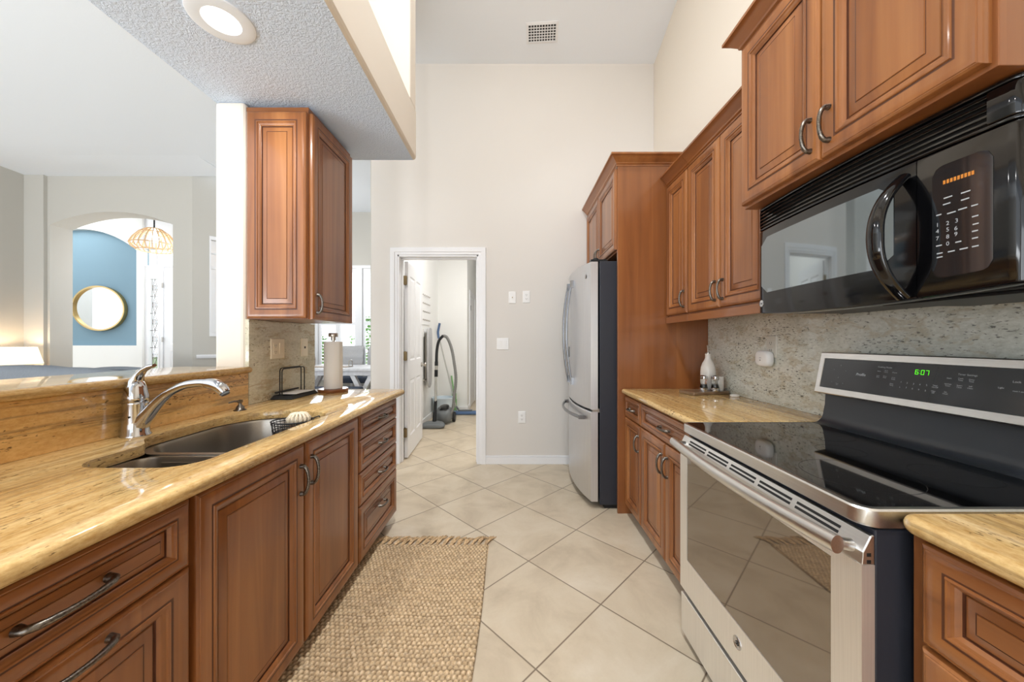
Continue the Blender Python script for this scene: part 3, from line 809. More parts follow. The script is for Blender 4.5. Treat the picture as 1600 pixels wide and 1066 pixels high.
# --- tall panel and over-fridge cabinet
c = thing('fridge_surround', 'tall cherry fridge surround with side panel and two small doors over the fridge', 'cabinet', (1.06, 2.99, 0))
m = MB(); m.box(0.733, 1.388, 2.482, 2.502, 0, 2.47); m.build('side_panel', M['wood_panel'], c, bevel=0.002)
m = MB(); m.box(0.74, 1.388, 2.502, 3.48, 1.86, 2.47); m.box(0.74, 1.388, 3.462, 3.48, 0, 1.86); m.build('carcass', M['wood_panel'], c)
mp = mapR(0.738)
front('door', c, mp, 2.502, 1.87, 0.485, 0.575, (0.455, 0.075, True), 0.09)
front('door', c, mp, 2.991, 1.87, 0.485, 0.575, (0.03, 0.075, True), 0.09)
m = MB(); sweep(m, [(1.386, 2.482), (0.730, 2.482), (0.730, 3.482)], CROWN, 2.455, 1); m.build('crown_moulding', WY, c, smooth=30)

# ------------------------------------------------------------------ stone tops
def flat_fill(outer, holes):
    cu = bpy.data.curves.new('fill', 'CURVE'); cu.dimensions = '2D'; cu.fill_mode = 'BOTH'
    for pts in [outer] + holes:
        sp = cu.splines.new('POLY'); sp.points.add(len(pts) - 1); sp.use_cyclic_u = True
        for p, q in zip(sp.points, pts): p.co = (q[0], q[1], 0, 1)
    tmp = bpy.data.objects.new('tmp', cu); COL.objects.link(tmp)
    bpy.context.view_layer.update()
    me = bpy.data.meshes.new_from_object(tmp.evaluated_get(bpy.context.evaluated_depsgraph_get()))
    vs = [(v.co.x, v.co.y) for v in me.vertices]; fs = [tuple(p.vertices) for p in me.polygons]
    bpy.data.objects.remove(tmp); bpy.data.curves.remove(cu); bpy.data.meshes.remove(me)
    return vs, fs
def inset(pts, d):
    n = len(pts); A = sum(pts[i][0] * pts[(i + 1) % n][1] - pts[(i + 1) % n][0] * pts[i][1] for i in range(n)); sg = 1 if A > 0 else -1
    out = []
    for i in range(n):
        p = Vector(pts[i]); e0 = (p - Vector(pts[i - 1])); e1 = (Vector(pts[(i + 1) % n]) - p)
        if e0.length < 1e-7 or e1.length < 1e-7: out.append(tuple(p)); continue
        e0.normalize(); e1.normalize()
        n0 = Vector((-e0.y, e0.x)) * sg; n1 = Vector((-e1.y, e1.x)) * sg
        o = n0 + n1; o = o / max(0.3, o.dot(n1)); out.append((p.x + o.x * d, p.y + o.y * d))
    return out
def stone(name, label, cat, outer, holes, z0, z1, mat, r=0.0155):
    m = MB(); K = 7; h = (z1 - z0) / 2; zm = (z0 + z1) / 2
    rings = []
    for k in range(K * 2 + 1):
        a_ = -PI / 2 + PI * k / (K * 2)
        rings.append([(x, y, zm + h * math.sin(a_)) for x, y in inset(outer, r * (1 - math.cos(a_)))])
    m.loops(rings, True, False, False)
    hs = []
    for hole in holes:
        e = 0.003; big = inset(hole, -e)
        m.loops([[(x, y, z0) for x, y in hole], [(x, y, z1 - e) for x, y in hole], [(x * 0.7 + q[0] * 0.3, y * 0.7 + q[1] * 0.3, z1 - e * 0.3) for (x, y), q in zip(hole, big)], [(x, y, z1) for x, y in big]], True, False, False)
        hs.append(big)
    oin = inset(outer, r)
    for z, hh in ((z1, hs), (z0, holes)):
        vs, fs = flat_fill(oin, hh)
        base = m.add([(x, y, z) for x, y in vs])
        for f in fs: m.face([base + i for i in f])
    bpy.context.view_layer.update()
    return tag(m.build(name, mat, smooth=40), label, cat)
def rounded(pts, radii, n=6):
    out = []
    N = len(pts)
    for i in range(N):
        p = Vector(pts[i]); a_ = Vector(pts[i - 1]); b_ = Vector(pts[(i + 1) % N]); r = radii[i] if isinstance(radii, (list, tuple)) else radii
        if r <= 0: out.append((p.x, p.y)); continue
        da = (a_ - p).normalized(); db = (b_ - p).normalized()
        ang = da.angle(db); t = r / math.tan(ang / 2); t = min(t, (a_ - p).length * 0.49, (b_ - p).length * 0.49); r2 = t * math.tan(ang / 2)
        cpt = p + (da + db).normalized() * (r2 / math.sin(ang / 2))
        s = p + da * t; e = p + db * t
        a0 = math.atan2(s.y - cpt.y, s.x - cpt.x); a1 = math.atan2(e.y - cpt.y, e.x - cpt.x)
        dlt = (a1 - a0 + PI) % (2 * PI) - PI
        for k in range(n + 1): out.append((cpt.x + r2 * math.cos(a0 + dlt * k / n), cpt.y + r2 * math.sin(a0 + dlt * k / n)))
    return out
CT0, CT1 = 0.850, 0.885
cut = rounded([(-0.868, 0.93), (-0.856, 1.62), (-0.93, 1.665), (-1.10, 1.70), (-1.22, 1.655), (-1.285, 1.54), (-1.285, 1.22), (-1.195, 1.14), (-1.195, 0.93)],
              [0.08, 0.08, 0.12, 0.16, 0.14, 0.14, 0.09, 0.07, 0.08])
outer = rounded([(-1.4085, -0.8), (-0.752, -0.8), (-0.752, 2.470), (-1.4085, 2.470)], [0, 0, 0.06, 0.0])
stone('sink_countertop', 'long golden granite countertop with the undermount sink cut into it', 'countertop', outer, [cut], CT0, CT1, M['granite'])
outer = rounded([(0.755, 1.462), (0.755, 2.478), (1.3885, 2.478), (1.3885, 1.462)], [0.02, 0.02, 0, 0])
stone('range_side_countertop', 'golden granite countertop between the range and the tall fridge panel', 'countertop', outer, [], CT0, CT1, M['granite'])
outer = rounded([(0.750, -0.8), (0.750, 0.694), (1.3885, 0.694), (1.3885, -0.8)], [0, 0.03, 0, 0])
stone('near_countertop', 'golden granite countertop right of the range, nearest the viewer', 'countertop', outer, [], CT0, CT1, M['granite'])
outer = rounded([(-1.366, -1.2), (-1.366, 1.836), (-1.76, 1.836), (-1.80, 0.6), (-1.80, -1.2)], [0, 0.0, 0.08, 0.3, 0])
stone('raised_bar_top', 'raised golden granite bar top behind the faucet', 'bar top', outer, [], 1.053, 1.087, M['granite'])
m = MB(); m.box(-1.409, -1.389, -0.8, 1.838, 0.8854, 1.052); tag(m.build('low_backsplash', M['granite_brown'], bevel=0.001), 'low brown and gold granite backsplash between sink counter and raised bar', 'backsplash')
m = MB(); m.box(-1.409, -1.389, 1.842, 2.450, 0.8854, 1.334); tag(m.build('tall_backsplash', M['granite_tall'], bevel=0.001), 'tall granite backsplash with outlets below the left wall cabinet', 'backsplash')
m = MB(); m.box(1.369, 1.389, -0.8, 2.479, 0.8854, 1.382); tag(m.build('range_backsplash', M['granite_grey'], bevel=0.001), 'pale speckled granite backsplash behind the range', 'backsplash')

# ------------------------------------------------------------------ lettering helper
def letters(text, size, place, mat, name, parent, thick=0.0004, align='CENTER', slant=0.0, squash=1.0, bold=0.0):
    """place(u, v, d) maps the flat text plane into the room"""
    cu = bpy.data.curves.new('t', 'FONT'); cu.body = text; cu.size = size; cu.align_x = align; cu.align_y = 'CENTER'; cu.resolution_u = 3; cu.shear = slant; cu.offset = bold
    tmp = bpy.data.objects.new('tmp', cu); COL.objects.link(tmp); bpy.context.view_layer.update()
    me = bpy.data.meshes.new_from_object(tmp.evaluated_get(bpy.context.evaluated_depsgraph_get()))
    bpy.data.objects.remove(tmp); bpy.data.curves.remove(cu)
    off = OFF[parent.name]
    m2 = MB()
    vs = [v.co.copy() for v in me.vertices]
    base = m2.add([place(v.x * squash, v.y, thick) for v in vs])
    for p in me.polygons: m2.face([base + i for i in p.vertices])
    bpy.data.meshes.remove(me)
    if not m2.v: return None
    return m2.build(name, mat, parent)

# ------------------------------------------------------------------ range
RY0, RY1 = 0.697, 1.457
rg = thing('electric_range', 'stainless electric range with black glass cooktop and green clock', 'range', (1.0, 1.077, 0))
m = MB(); m.box(0.722, 1.345, RY0 + 0.006, RY1 - 0.006, 0.02, 0.842); m.build('body', M['dark_side'], rg, bevel=0.004)
for y in (RY0 + 0.06, RY1 - 0.06):
    for x in (0.76, 1.30): m = MB(); m.lathe([(0.018, 0), (0.018, 0.02)], (x, y, 0.0), 12); m.build('levelling_foot', M['black_satin'], rg)
# rim
m = MB()
rim = rounded([(0.692, RY0), (1.245, RY0), (1.245, RY1), (0.692, RY1)], [0.035, 0, 0, 0.035], 8)
inn = rounded([(0.704, RY0 + 0.012), (1.245, RY0 + 0.012), (1.245, RY1 - 0.012), (0.704, RY1 - 0.012)], [0.026, 0, 0, 0.026], 8)
lo = [(x + (0.006 if x < 0.75 else 0), y, 0.848) for x, y in rim]
m.loops([lo, [(x, y, 0.853) for x, y in rim], [(x, y, 0.881) for x, y in rim], [(x + (inn[i][0] - x) * 0.3, y + (inn[i][1] - y) * 0.3, 0.8845) for i, (x, y) in enumerate(rim)], [(x, y, 0.8855) for x, y in inn], [(x, y, 0.8825) for x, y in inn]], True, True, False)
m.build('cooktop_rim', M['steel_y'], rg, smooth=35)
m = MB(); m.prism([(x, y) for x, y in inn], 0.875, 0.8848)
m.build('cooktop_glass', M['cook_glass'], rg)
grey_ring = plain('burner_print', (30, 30, 32), 0.2)
for (x, y, r) in ((0.86, 0.88, 0.115), (0.86, 1.27, 0.09), (1.10, 0.88, 0.078), (1.10, 1.27, 0.10), (1.0, 1.077, 0.06)):
    m = MB(); n = 48
    m.loops([[(x + q * math.cos(2 * PI * k / n), y + q * math.sin(2 * PI * k / n), 0.8851) for k in range(n)] for q in (r - 0.0012, r)], True, False, False)
    m.build('burner_ring', grey_ring, rg)
# door: frame, window, vent fascia, handle
XD = 0.690
m = MB()
wy0, wy1, wz0, wz1 = 0.765, 1.402, 0.345, 0.752
m.box(XD, 0.716, RY0, wy0, 0.212, 0.775); m.box(XD, 0.716, wy1, RY1, 0.212, 0.775); m.box(XD, 0.716, wy0, wy1, 0.212, wz0); m.box(XD, 0.716, wy0, wy1, wz1, 0.775)
dj = m.build('oven_door', M['steel_range'], rg)
m = MB(); m.box(XD + 0.0015, 0.712, wy0, wy1, wz0, wz1); m.build('oven_window', M['oven_glass'], dj, bevel=0.0015)
# fascia at the top of the door tilts back and carries the vent slots
m = MB(); m.loops([[(XD, y, 0.775), (XD + 0.002, y, 0.800), (XD + 0.018, y, 0.832), (0.716, y, 0.834), (0.716, y, 0.775)] for y in (RY0, RY1)])
fa = m.build('door_fascia', M['steel_y'], dj, bevel=0.002)
m = MB()
ny = 5; span = (RY1 - 0.05) - (RY0 + 0.05)
for i in range(ny):
    ya = RY0 + 0.05 + span * i / ny + 0.008; yb = RY0 + 0.05 + span * (i + 1) / ny - 0.008
    for t in (0.30, 0.62):
        xa = XD + 0.002 + 0.016 * t; za = 0.800 + 0.032 * t
        ax, az = 0.016 / 0.0358, 0.032 / 0.0358; nx, nz = -az, ax
        w = 0.0032; e = 0.0006
        c0 = (xa - ax * w + nx * e, za - az * w + nz * e); c1 = (xa + ax * w + nx * e, za + az * w + nz * e)
        m.loops([[(c0[0], y, c0[1]), (c1[0], y, c1[1]), (c1[0] - nx * 0.002, y, c1[1] - nz * 0.002), (c0[0] - nx * 0.002, y, c0[1] - nz * 0.002)] for y in (ya, yb)])
m.build('vent_slot', M['black_matte'], dj)
m = MB()
path = []; n = 16
for k in range(n + 1):
    t = -1 + 2 * k / n
    path.append((0.655 - 0.018 * (1 - t * t), (RY0 + RY1) / 2 + t * 0.366, 0.808 - 0.004 * (1 - t * t)))
m.tube(path, 0.0185, 16, flat=(1.0, 0.8))
for t in (-1, 1):
    yy = (RY0 + RY1) / 2 + t * 0.352
    m.tube([(0.66, yy, 0.806), (XD + 0.004, yy, 0.80)], [0.011, 0.013], 14)
m.build('door_handle', M['steel_y'], dj, smooth=45)
m = MB()
for z in (0.778, 0.792): m.box(0.70, 0.708, RY0 - 0.0006, RY0 + 0.002, z, z + 0.007)
m.build('hinge_slot', M['black_matte'], dj)
m = MB(); m.lathe([(0.019, 0.0), (0.019, -0.002), (0.0165, -0.0032), (0.015, -0.002), (0.001, -0.002)], (XD, 1.085, 0.288), 28, axis='x')
bd = m.build('round_badge', M['chrome'], dj, smooth=40)
def swirl(cx, cy, cz, r, x, name, parent, mat):
    m = MB()
    for s in (0, 1):
        pts = []
        for k in range(15):
            a = k / 14 * 1.75 * PI; q = r * (0.16 + 0.34 * k / 14)
            yy = q * math.cos(a) + r * 0.28 * (1 if s else -1); zz = q * math.sin(a)
            pts.append((x, cy + (yy if s else yy), cz + zz * 0.9))
        m.tube(pts, r * 0.055, 6)
    return m.build(name, mat, parent)
swirl(0, 1.085, 0.288, 0.013, XD - 0.003, 'badge_emblem', dj, M['black_satin'])
# drawer
m = MB(); m.box(XD + 0.002, 0.722, RY0 + 0.002, RY1 - 0.002, 0.03, 0.188); m.build('storage_drawer', M['steel_range'], rg, bevel=0.003)
m = MB(); m.box(0.706, 0.722, RY0 + 0.004, RY1 - 0.004, 0.1885, 0.2115); m.build('drawer_gap', M['black_matte'], rg)
# rear riser with a sweep up from the glass
m = MB()
pr = [(1.228, 0.8852)] + [(1.236 + 0.042 * math.sin(a), 0.8855 + 0.046 * (1 - math.cos(a))) for a in [PI / 2 * k / 8 for k in range(9)]] + [(1.284, 0.96), (1.287, 1.018), (1.345, 1.018), (1.345, 0.8852)]
m.loops([[(x, y, z) for x, z in pr] for y in (RY0 + 0.006, RY1 - 0.006)])
m.build('rear_riser', M['riser'], rg, smooth=35)
# backguard: leaning plane from (1.246, 1.01) to (1.278, 1.172)
BA, BB = Vector((1.246, 0, 1.010)), Vector((1.278, 0, 1.174))
bu = (BB - BA); BH = bu.length; bu.normalize(); bn = Vector((-bu.z, 0, bu.x))
YL = RY1 + 0.004; BW = YL - (RY0 - 0.004)
def bg(u, v, d): # u from the left (far) end, v up, d outward
    p = BA + bu * v + bn * d
    return (p.x, YL - u, p.z)
m = MB()
def brect(i, j, d, r=0.0): return [bg(i, j, d), bg(BW - i, j, d), bg(BW - i, BH - j, d), bg(i, BH - j, d)]
m.loops([brect(0, 0, -0.045), brect(0, 0, -0.003), brect(0.003, 0.003, 0), brect(0.020, 0.024, 0), brect(0.021, 0.025, -0.003)], True, True, False)
bgd = m.build('backguard', M['steel_y'], rg)
m = MB(); m.loops([brect(0.021, 0.025, -0.006), brect(0.021, 0.025, -0.0025)]); m.build('control_glass', M['panel_glass'], bgd)
m = MB(); m.loops([brect(-0.001, -0.001, -0.05), brect(-0.001, -0.001, -0.004)]); m.build('backguard_shell', M['black_satin'], bgd)
def ray_bg(px, py):
    d = Vector(((px - 803) / F, 1, -(py - 533) / F)); o = Vector((0, 0, CAMZ))
    t = (BA - o).dot(bn) / d.dot(bn); p = o + d * t
    return YL - p.y, (p - BA).dot(bu)
def bg_text(px, py, text, size, mat='label_white', name='key_legend', **kw):
    u0, v0 = ray_bg(px, py)
    return letters(text, size, lambda u, v, d: bg(u0 + u, v0 + v, d - 0.0022), M[mat], name, bgd, **kw)
bg_text(1344, 585.5, 'Profile', 0.0135, name='wordmark', slant=0.2, bold=0.0004)
# clock, seven-segment strokes
u0, v0 = ray_bg(1440.5, 582)
m = MB()
SEG = {'6': 'afgcde', '0': 'abcdef', '7': 'abc'}
def seg7(m, u, ch, w, h):
    S = {'a': (0, h, w, h), 'g': (0, h / 2, w, h / 2), 'd': (0, 0, w, 0), 'f': (0, h / 2, 0, h), 'b': (w, h / 2, w, h), 'e': (0, 0, 0, h / 2), 'c': (w, 0, w, h / 2)}
    for s in SEG[ch]:
        a0, b0, a1, b1 = S[s]; q = 0.0007
        m.poly([bg(u0 + u + a0 - q, v0 - h / 2 + b0 - q, -0.002), bg(u0 + u + a1 + q, v0 - h / 2 + b0 - q, -0.002), bg(u0 + u + a1 + q, v0 - h / 2 + b1 + q, -0.002), bg(u0 + u + a0 - q, v0 - h / 2 + b1 + q, -0.002)])
for ch, u in (('6', -0.0195), ('0', -0.0035), ('7', 0.009)): seg7(m, u, ch, 0.0075, 0.0135)
for dz in (-0.004, 0.004): m.poly([bg(u0 - 0.0082 + a, v0 + dz + b_, -0.002) for a, b_ in ((-.0007, -.0007), (.0007, -.0007), (.0007, .0007), (-.0007, .0007))])
m.build('clock_display', M['green_led'], bgd)
for (px, py, tx, sz) in [(1382, 574, 'Cooking Modes', 0.011), (1373, 580, 'Bake', 0.009), (1384, 580.5, 'Broil\nHi/Lo', 0.008), (1397, 582.5, 'Warm', 0.009), (1371, 588, 'Conv\nBake', 0.008), (1381.5, 589, 'Conv\nMulti', 0.008), (1395, 591.5, 'Conv\nRoast', 0.008), (1392, 601, 'Oven\nTemp', 0.008),
    (1407, 597, '1', 0.011), (1416.5, 598.5, '2', 0.011), (1426.5, 600, '3', 0.011), (1436.5, 601, '4', 0.011), (1447, 602, '5', 0.011), (1405, 605, '6', 0.011), (1415, 606, '7', 0.011), (1424.5, 607.5, '8', 0.011), (1434.5, 609, '9', 0.011), (1445, 610.5, '0', 0.011),
    (1460, 604, 'Timer\nOn/Off', 0.008), (1457, 612.5, 'Clear\nOff', 0.008), (1480, 601.5, 'Kitchen\nTimer', 0.008), (1476, 614, 'Set\nClock', 0.008), (1482, 591, 'Start', 0.009), (1511, 586, 'Timer Settings', 0.011), (1500, 593, 'Cook\nTime', 0.008), (1517, 595, 'Delay\nTime', 0.008), (1498, 604, 'Steam\nClean', 0.008), (1515, 605.5, 'Self\nClean', 0.008),
    (1563, 606, 'Light', 0.009), (1588, 597, 'Lock', 0.012), (1590, 612, 'Hold 3 sec', 0.007), (1313.5, 571, '3', 0.010), (1309, 590, '2', 0.010), (1303, 577, 'o', 0.008), (1321, 579.5, 'o', 0.009), (1299, 596, 'o', 0.008), (1316, 599, 'o', 0.008), (1307, 600, 'Warm\nZone', 0.007)]:
    bg_text(px, py, tx, sz * 0.66)

# ------------------------------------------------------------------ microwave
mw = thing('over_range_microwave', 'black over-the-range microwave with big curved handle', 'microwave', (1.2, 1.077, 1.335))
MY0, MY1 = 0.694, 1.452
MZ0, MZ1 = 1.338, 1.758
def mx(y):   # front surface: slightly bowed
    t = (y - (MY0 + MY1) / 2) / ((MY1 - MY0) / 2)
    x = 1.008 - 0.022 * (1 - t * t)
    e = min(y - MY0, MY1 - y)
    if e < 0.02: x += 0.02 - math.sqrt(max(0, 0.02 ** 2 - (0.02 - e) ** 2))
    return x
def sag(y): 
    t = (y - 1.10) / 0.40
    return -0.020 * max(0, 1 - t * t)
m = MB(); m.box(1.05, 1.366, MY0, MY1, MZ0 + 0.012, MZ1); m.build('case', M['black_satin'], mw, bevel=0.004)
def bowed(y0, y1, zf0, zf1, d=0.0, depth=0.045, n=16):
    """front slab between y0..y1 following the bow"""
    m = MB(); ls = []
    ys = sorted({y0, y1, *[MY0 + q for q in (0.002, 0.006, 0.012, 0.02) if y0 < MY0 + q < y1], *[MY1 - q for q in (0.002, 0.006, 0.012, 0.02) if y0 < MY1 - q < y1], *[y0 + (y1 - y0) * k / n for k in range(1, n)]})
    for y in ys:
        x = mx(y) - d; za = zf0(y) if callable(zf0) else zf0; zb = zf1(y) if callable(zf1) else zf1
        r = min(0.006, (zb - za) * 0.3)
        ls.append([(x + depth, y, za), (x + r, y, za), (x + r * 0.3, y, za + r * 0.3), (x, y, za + r), (x, y, zb - r), (x + r * 0.3, y, zb - r * 0.3), (x + r, y, zb), (x + depth, y, zb)])
    m.loops(ls); return m
SEAM = 0.866
GZ0 = 1.668
m = bowed(SEAM + 0.001, MY1, lambda y: MZ0 + sag(y), GZ0 - 0.002); md = m.build('oven_door', M['black_gloss'], mw, smooth=35)
m = bowed(MY0, SEAM - 0.001, lambda y: MZ0 + sag(y), GZ0 - 0.002); mc = m.build('control_panel', M['black_gloss'], mw, smooth=35)
gv = bowed(MY0, MY1, GZ0, MZ1, -0.012, 0.03).build('vent_grille', M['black_matte'], mw, smooth=35)
bowed(MY0, MY1, GZ0, 1.676).build('grille_rail', M['black_gloss'], gv, smooth=35)
bowed(MY0, MY1, 1.748, MZ1).build('grille_rail', M['black_gloss'], gv, smooth=35)
bowed(MY0, 0.745, 1.6762, 1.7478).build('grille_end', M['black_gloss'], gv, smooth=35)
bowed(1.438, MY1, 1.6762, 1.7478).build('grille_end', M['black_gloss'], gv, smooth=35)
for z in (1.681, 1.6945, 1.708, 1.7215, 1.735):
    m = MB(); ls = []
    for k in range(15):
        y = 0.744 + (1.439 - 0.744) * k / 14; x = mx(y)
        ls.append([(x + 0.011, y, z + 0.004), (x + 0.001, y, z), (x, y, z + 0.001), (x + 0.001, y, z + 0.0055), (x + 0.011, y, z + 0.0105)])
    m.loops(ls); m.build('vent_slat', M['black_gloss'], gv, smooth=30)
# window with rounded corners on the bow
def bow_patch(poly, d, thick=0.004):
    m = MB()
    ys = [p[0] for p in poly]; y0, y1 = min(ys), max(ys); n = 14
    cols = []
    for k in range(n + 1):
        y = y0 + (y1 - y0) * k / n; y = min(max(y, y0 + 1e-4), y1 - 1e-4)
        zs = []
        for i in range(len(poly)):
            a_, b_ = poly[i], poly[(i + 1) % len(poly)]
            if (a_[0] - y) * (b_[0] - y) <= 0 and abs(a_[0] - b_[0]) > 1e-9:
                zs.append(a_[1] + (b_[1] - a_[1]) * (y - a_[0]) / (b_[0] - a_[0]))
        cols.append((y, min(zs), max(zs)))
    m.loops([[(mx(y) - d + thick, y, a_), (mx(y) - d, y, a_), (mx(y) - d, y, b_), (mx(y) - d + thick, y, b_)] for y, a_, b_ in cols])
    return m
bow_patch(rounded([(0.915, 1.415), (1.425, 1.412), (1.425, 1.632), (0.915, 1.632)], 0.03), 0.0012).build('door_window', M['micro_glass'], md, smooth=30)
bow_patch(rounded([(0.735, 1.372), (0.835, 1.366), (0.835, 1.628), (0.735, 1.628)], 0.022), 0.001).build('key_panel', M['key_glass'], mc, smooth=30)
# big bowed handle, standing off the seam edge of the door
m = MB(); n = 22; path = []; rr = []
for k in range(n + 1):
    t = -1 + 2 * k / n
    path.append((mx(0.885) - 0.006 - 0.072 * (1 - abs(t) ** 2.4), 0.885 + 0.004, 1.482 + t * 0.152)); rr.append(0.0165 - 0.003 * abs(t))
m.tube(path, rr, 14, flat=(0.75, 1.25))
m.build('door_handle', M['black_gloss'], md, smooth=60)
m = MB(); m.lathe([(0.0135, 0.0), (0.0135, -0.002), (0.011, -0.003), (0.001, -0.003)], (mx(1.428) - 0.0005, 1.424, 1.372), 24, axis='x'); m.build('round_badge', M['chrome'], md, smooth=40)
swirl(0, 1.424, 1.372, 0.009, mx(1.424) - 0.004, 'badge_emblem', md, M['black_satin'])
def mwp(px, py):
    X = 0.993
    Y = X * F / (px - 803); return Y, wz(py, Y)
def mw_bar(px, py, w, h, mat='label_white', name='key_mark'):
    y, z = mwp(px, py); m = MB(); x = mx(y) - 0.0014
    m.quad((x, y + w / 2, z - h / 2), (x, y - w / 2, z - h / 2), (x, y - w / 2, z + h / 2), (x, y + w / 2, z + h / 2)); m.build(name, M[mat], mc)
for k in range(9): mw_bar(1474 + k * 5.2, 285 - k * 1.9, 0.0046, 0.009, 'amber', 'display_segment')
for (px, py, w) in [(1477, 309, 0.022), (1476, 319, 0.018), (1502, 301, 0.024), (1502, 312, 0.02), (1498, 327, 0.022), (1517, 321, 0.014), (1482, 333, 0.022), (1518, 338, 0.013), (1519, 350, 0.012), (1518, 361, 0.012), (1518, 372, 0.012), (1518, 385, 0.014), (1500, 389, 0.02), (1483, 393, 0.016), (1494, 378, 0.012), (1466, 336, 0.010), (1466, 384, 0.012), (1467, 396, 0.012), (1467, 402, 0.012)]:
    mw_bar(px, py, w, 0.0028)
def mw_text(px, py, tx, sz):
    y0, z0 = mwp(px, py); x0 = mx(y0) - 0.0014
    letters(tx, sz, lambda u, v, d: (x0, y0 - u, z0 + v), M['label_white'], 'key_legend', mc)
for tx, px, py in (('1', 1464, 352), ('2', 1479, 349), ('3', 1492, 345), ('4', 1464, 362), ('5', 1479, 359), ('6', 1491, 357), ('7', 1464, 373), ('8', 1479, 370), ('9', 1491, 366), ('0', 1479, 381)): mw_text(px, py, tx, 0.013)
m = MB(); m.box(1.06, 1.366, MY0 + 0.01, MY1 - 0.01, MZ0 - 0.006, MZ0 + 0.012); m.box(1.10, 1.36, MY0 + 0.05, 1.05, MZ0 - 0.014, MZ0 - 0.006); m.build('underside', M['black_satin'], mw, bevel=0.002)

# ------------------------------------------------------------------ fridge
fy0, fy1 = 2.545, 3.448
fr = thing('french_door_fridge', 'stainless french-door fridge with dark sides beside the tall cherry panel', 'fridge', (0.95, 3.0, 0))
m = MB(); m.box(0.622, 1.32, fy0, fy1, 0.03, 1.80); m.build('cabinet_body', M['dark_side'], fr, bevel=0.006)
def fx(y):
    t = (y - (fy0 + fy1) / 2) / ((fy1 - fy0) / 2)
    return 0.556 - 0.068 * (1 - abs(t) ** 2.2)
def fdoor(y0, y1, z0, z1):
    m = MB(); ls = []
    n = 14
    for k in range(n + 1):
        y = y0 + (y1 - y0) * k / n; x = fx(y)
        ls.append([(0.608, y, z0), (x + 0.006, y, z0), (x, y, z0 + 0.008), (x, y, z1 - 0.008), (x + 0.006, y, z1), (0.608, y, z1)])
    m.loops(ls); return m
ym = (fy0 + fy1) / 2
dF = fdoor(fy0, ym - 0.002, 0.722, 1.795).build('fridge_door', M['steel_z'], fr, smooth=30)
dB = fdoor(ym + 0.002, fy1, 0.722, 1.795).build('fridge_door', M['steel_z'], fr, smooth=30)
dZ = fdoor(fy0, fy1, 0.055, 0.706).build('freezer_drawer', M['steel_z'], fr, smooth=30)
for dd, y, s in ((dF, ym - 0.09, -1), (dB, ym + 0.09, 1)):
    m = MB(); n = 18; path = []
    for k in range(n + 1):
        t = -1 + 2 * k / n
        path.append((fx(y) - 0.016 - 0.040 * (1 - t ** 2), y + s * 0.0, 1.29 + t * 0.40))
    m.tube(path, 0.014, 12, flat=(0.7, 1.0))
    for t in (-1, 1): m.box(fx(y) - 0.024, fx(y) + 0.004, y - 0.014, y + 0.014, 1.29 + t * 0.40 - 0.03, 1.29 + t * 0.40 + 0.03)
    m.build('door_handle', M['handle_steel'], dd, smooth=45)
m = MB(); n = 18; path = []
for k in range(n + 1):
    t = -1 + 2 * k / n; y = ym + t * 0.36
    path.append((fx(y) - 0.03 - 0.03 * (1 - t ** 2), y, 0.648))
m.tube(path, 0.014, 12, flat=(1.0, 0.7))
for t in (-1, 1):
    y = ym + t * 0.35; m.box(fx(y) - 0.042, fx(y) + 0.004, y - 0.014, y + 0.014, 0.634, 0.662)
m.build('drawer_handle', M['handle_steel'], dZ, smooth=45)
m = MB(); m.box(0.56, 0.68, fy0 + 0.01, fy0 + 0.07, 1.796, 1.815); m.lathe([(0.02, 0), (0.02, 0.024), (0.012, 0.028)], (0.60, fy0 + 0.035, 1.80), 14); m.build('hinge_cover', M['black_satin'], fr, bevel=0.003)
m = MB(); m.box(0.57, 0.622, fy0 + 0.004, fy0 + 0.05, 0.700, 0.728); m.build('hinge_bracket', M['nickel'], fr, bevel=0.002)
m = MB(); m.box(0.66, 1.3, fy0 + 0.02, fy1 - 0.02, 0.0, 0.03); m.build('base_grille', M['black_satin'], fr)
by = 2.62
m = MB(); m.lathe([(0.017, 0.0), (0.017, -0.002), (0.014, -0.003), (0.001, -0.003)], (fx(by), by, 1.70), 24, axis='x'); m.build('round_badge', M['chrome'], dF, smooth=40)
m = MB(); m.box(fx(3.1) - 0.004, fx(3.1) + 0.004, 3.09, 3.13, 1.08, 1.17); m.build('door_button', M['panel_glass'], dB)

# ------------------------------------------------------------------ sink and faucet
sk = thing('double_sink', 'undermount stainless double-bowl sink in the granite counter', 'sink', (-1.05, 1.3, 0.62))
def bowl(name, pts, depth, zr=0.848):
    m = MB()
    c = Vector((sum(p[0] for p in pts) / len(pts), sum(p[1] for p in pts) / len(pts)))
    def ring(s, z, g=0.0): return [(c.x + (p[0] - c.x) * s, c.y + (p[1] - c.y) * s, z) for p in pts]
    m.loops([ring(1.07, zr), ring(1.0, zr), ring(0.985, zr - 0.01), ring(0.96, zr - depth * 0.8), ring(0.93, zr - depth * 0.93), ring(0.85, zr - depth), ring(0.10, zr - depth - 0.006)], True, False, True)
    m.loops([ring(1.07, zr), ring(1.07, zr - 0.004), ring(1.0, zr - depth * 0.8), ring(0.9, zr - depth - 0.01), ring(0.1, zr - depth - 0.012)], True, False, True)
    o = m.build(name, M['sink_steel'], sk, smooth=50)
    d = MB(); d.lathe([(0.055, 0), (0.055, 0.004), (0.045, 0.003), (0.04, -0.002), (0.001, -0.003)], (c.x, c.y, zr - depth - 0.005), 24); d.build('drain', M['chrome'], o, smooth=40)
    return o
nb_ = rounded([(-0.875, 0.94), (-0.866, 1.128), (-1.175, 1.128), (-1.19, 0.94)], [0.075, 0.05, 0.05, 0.075])
bowl('small_bowl', nb_, 0.17)
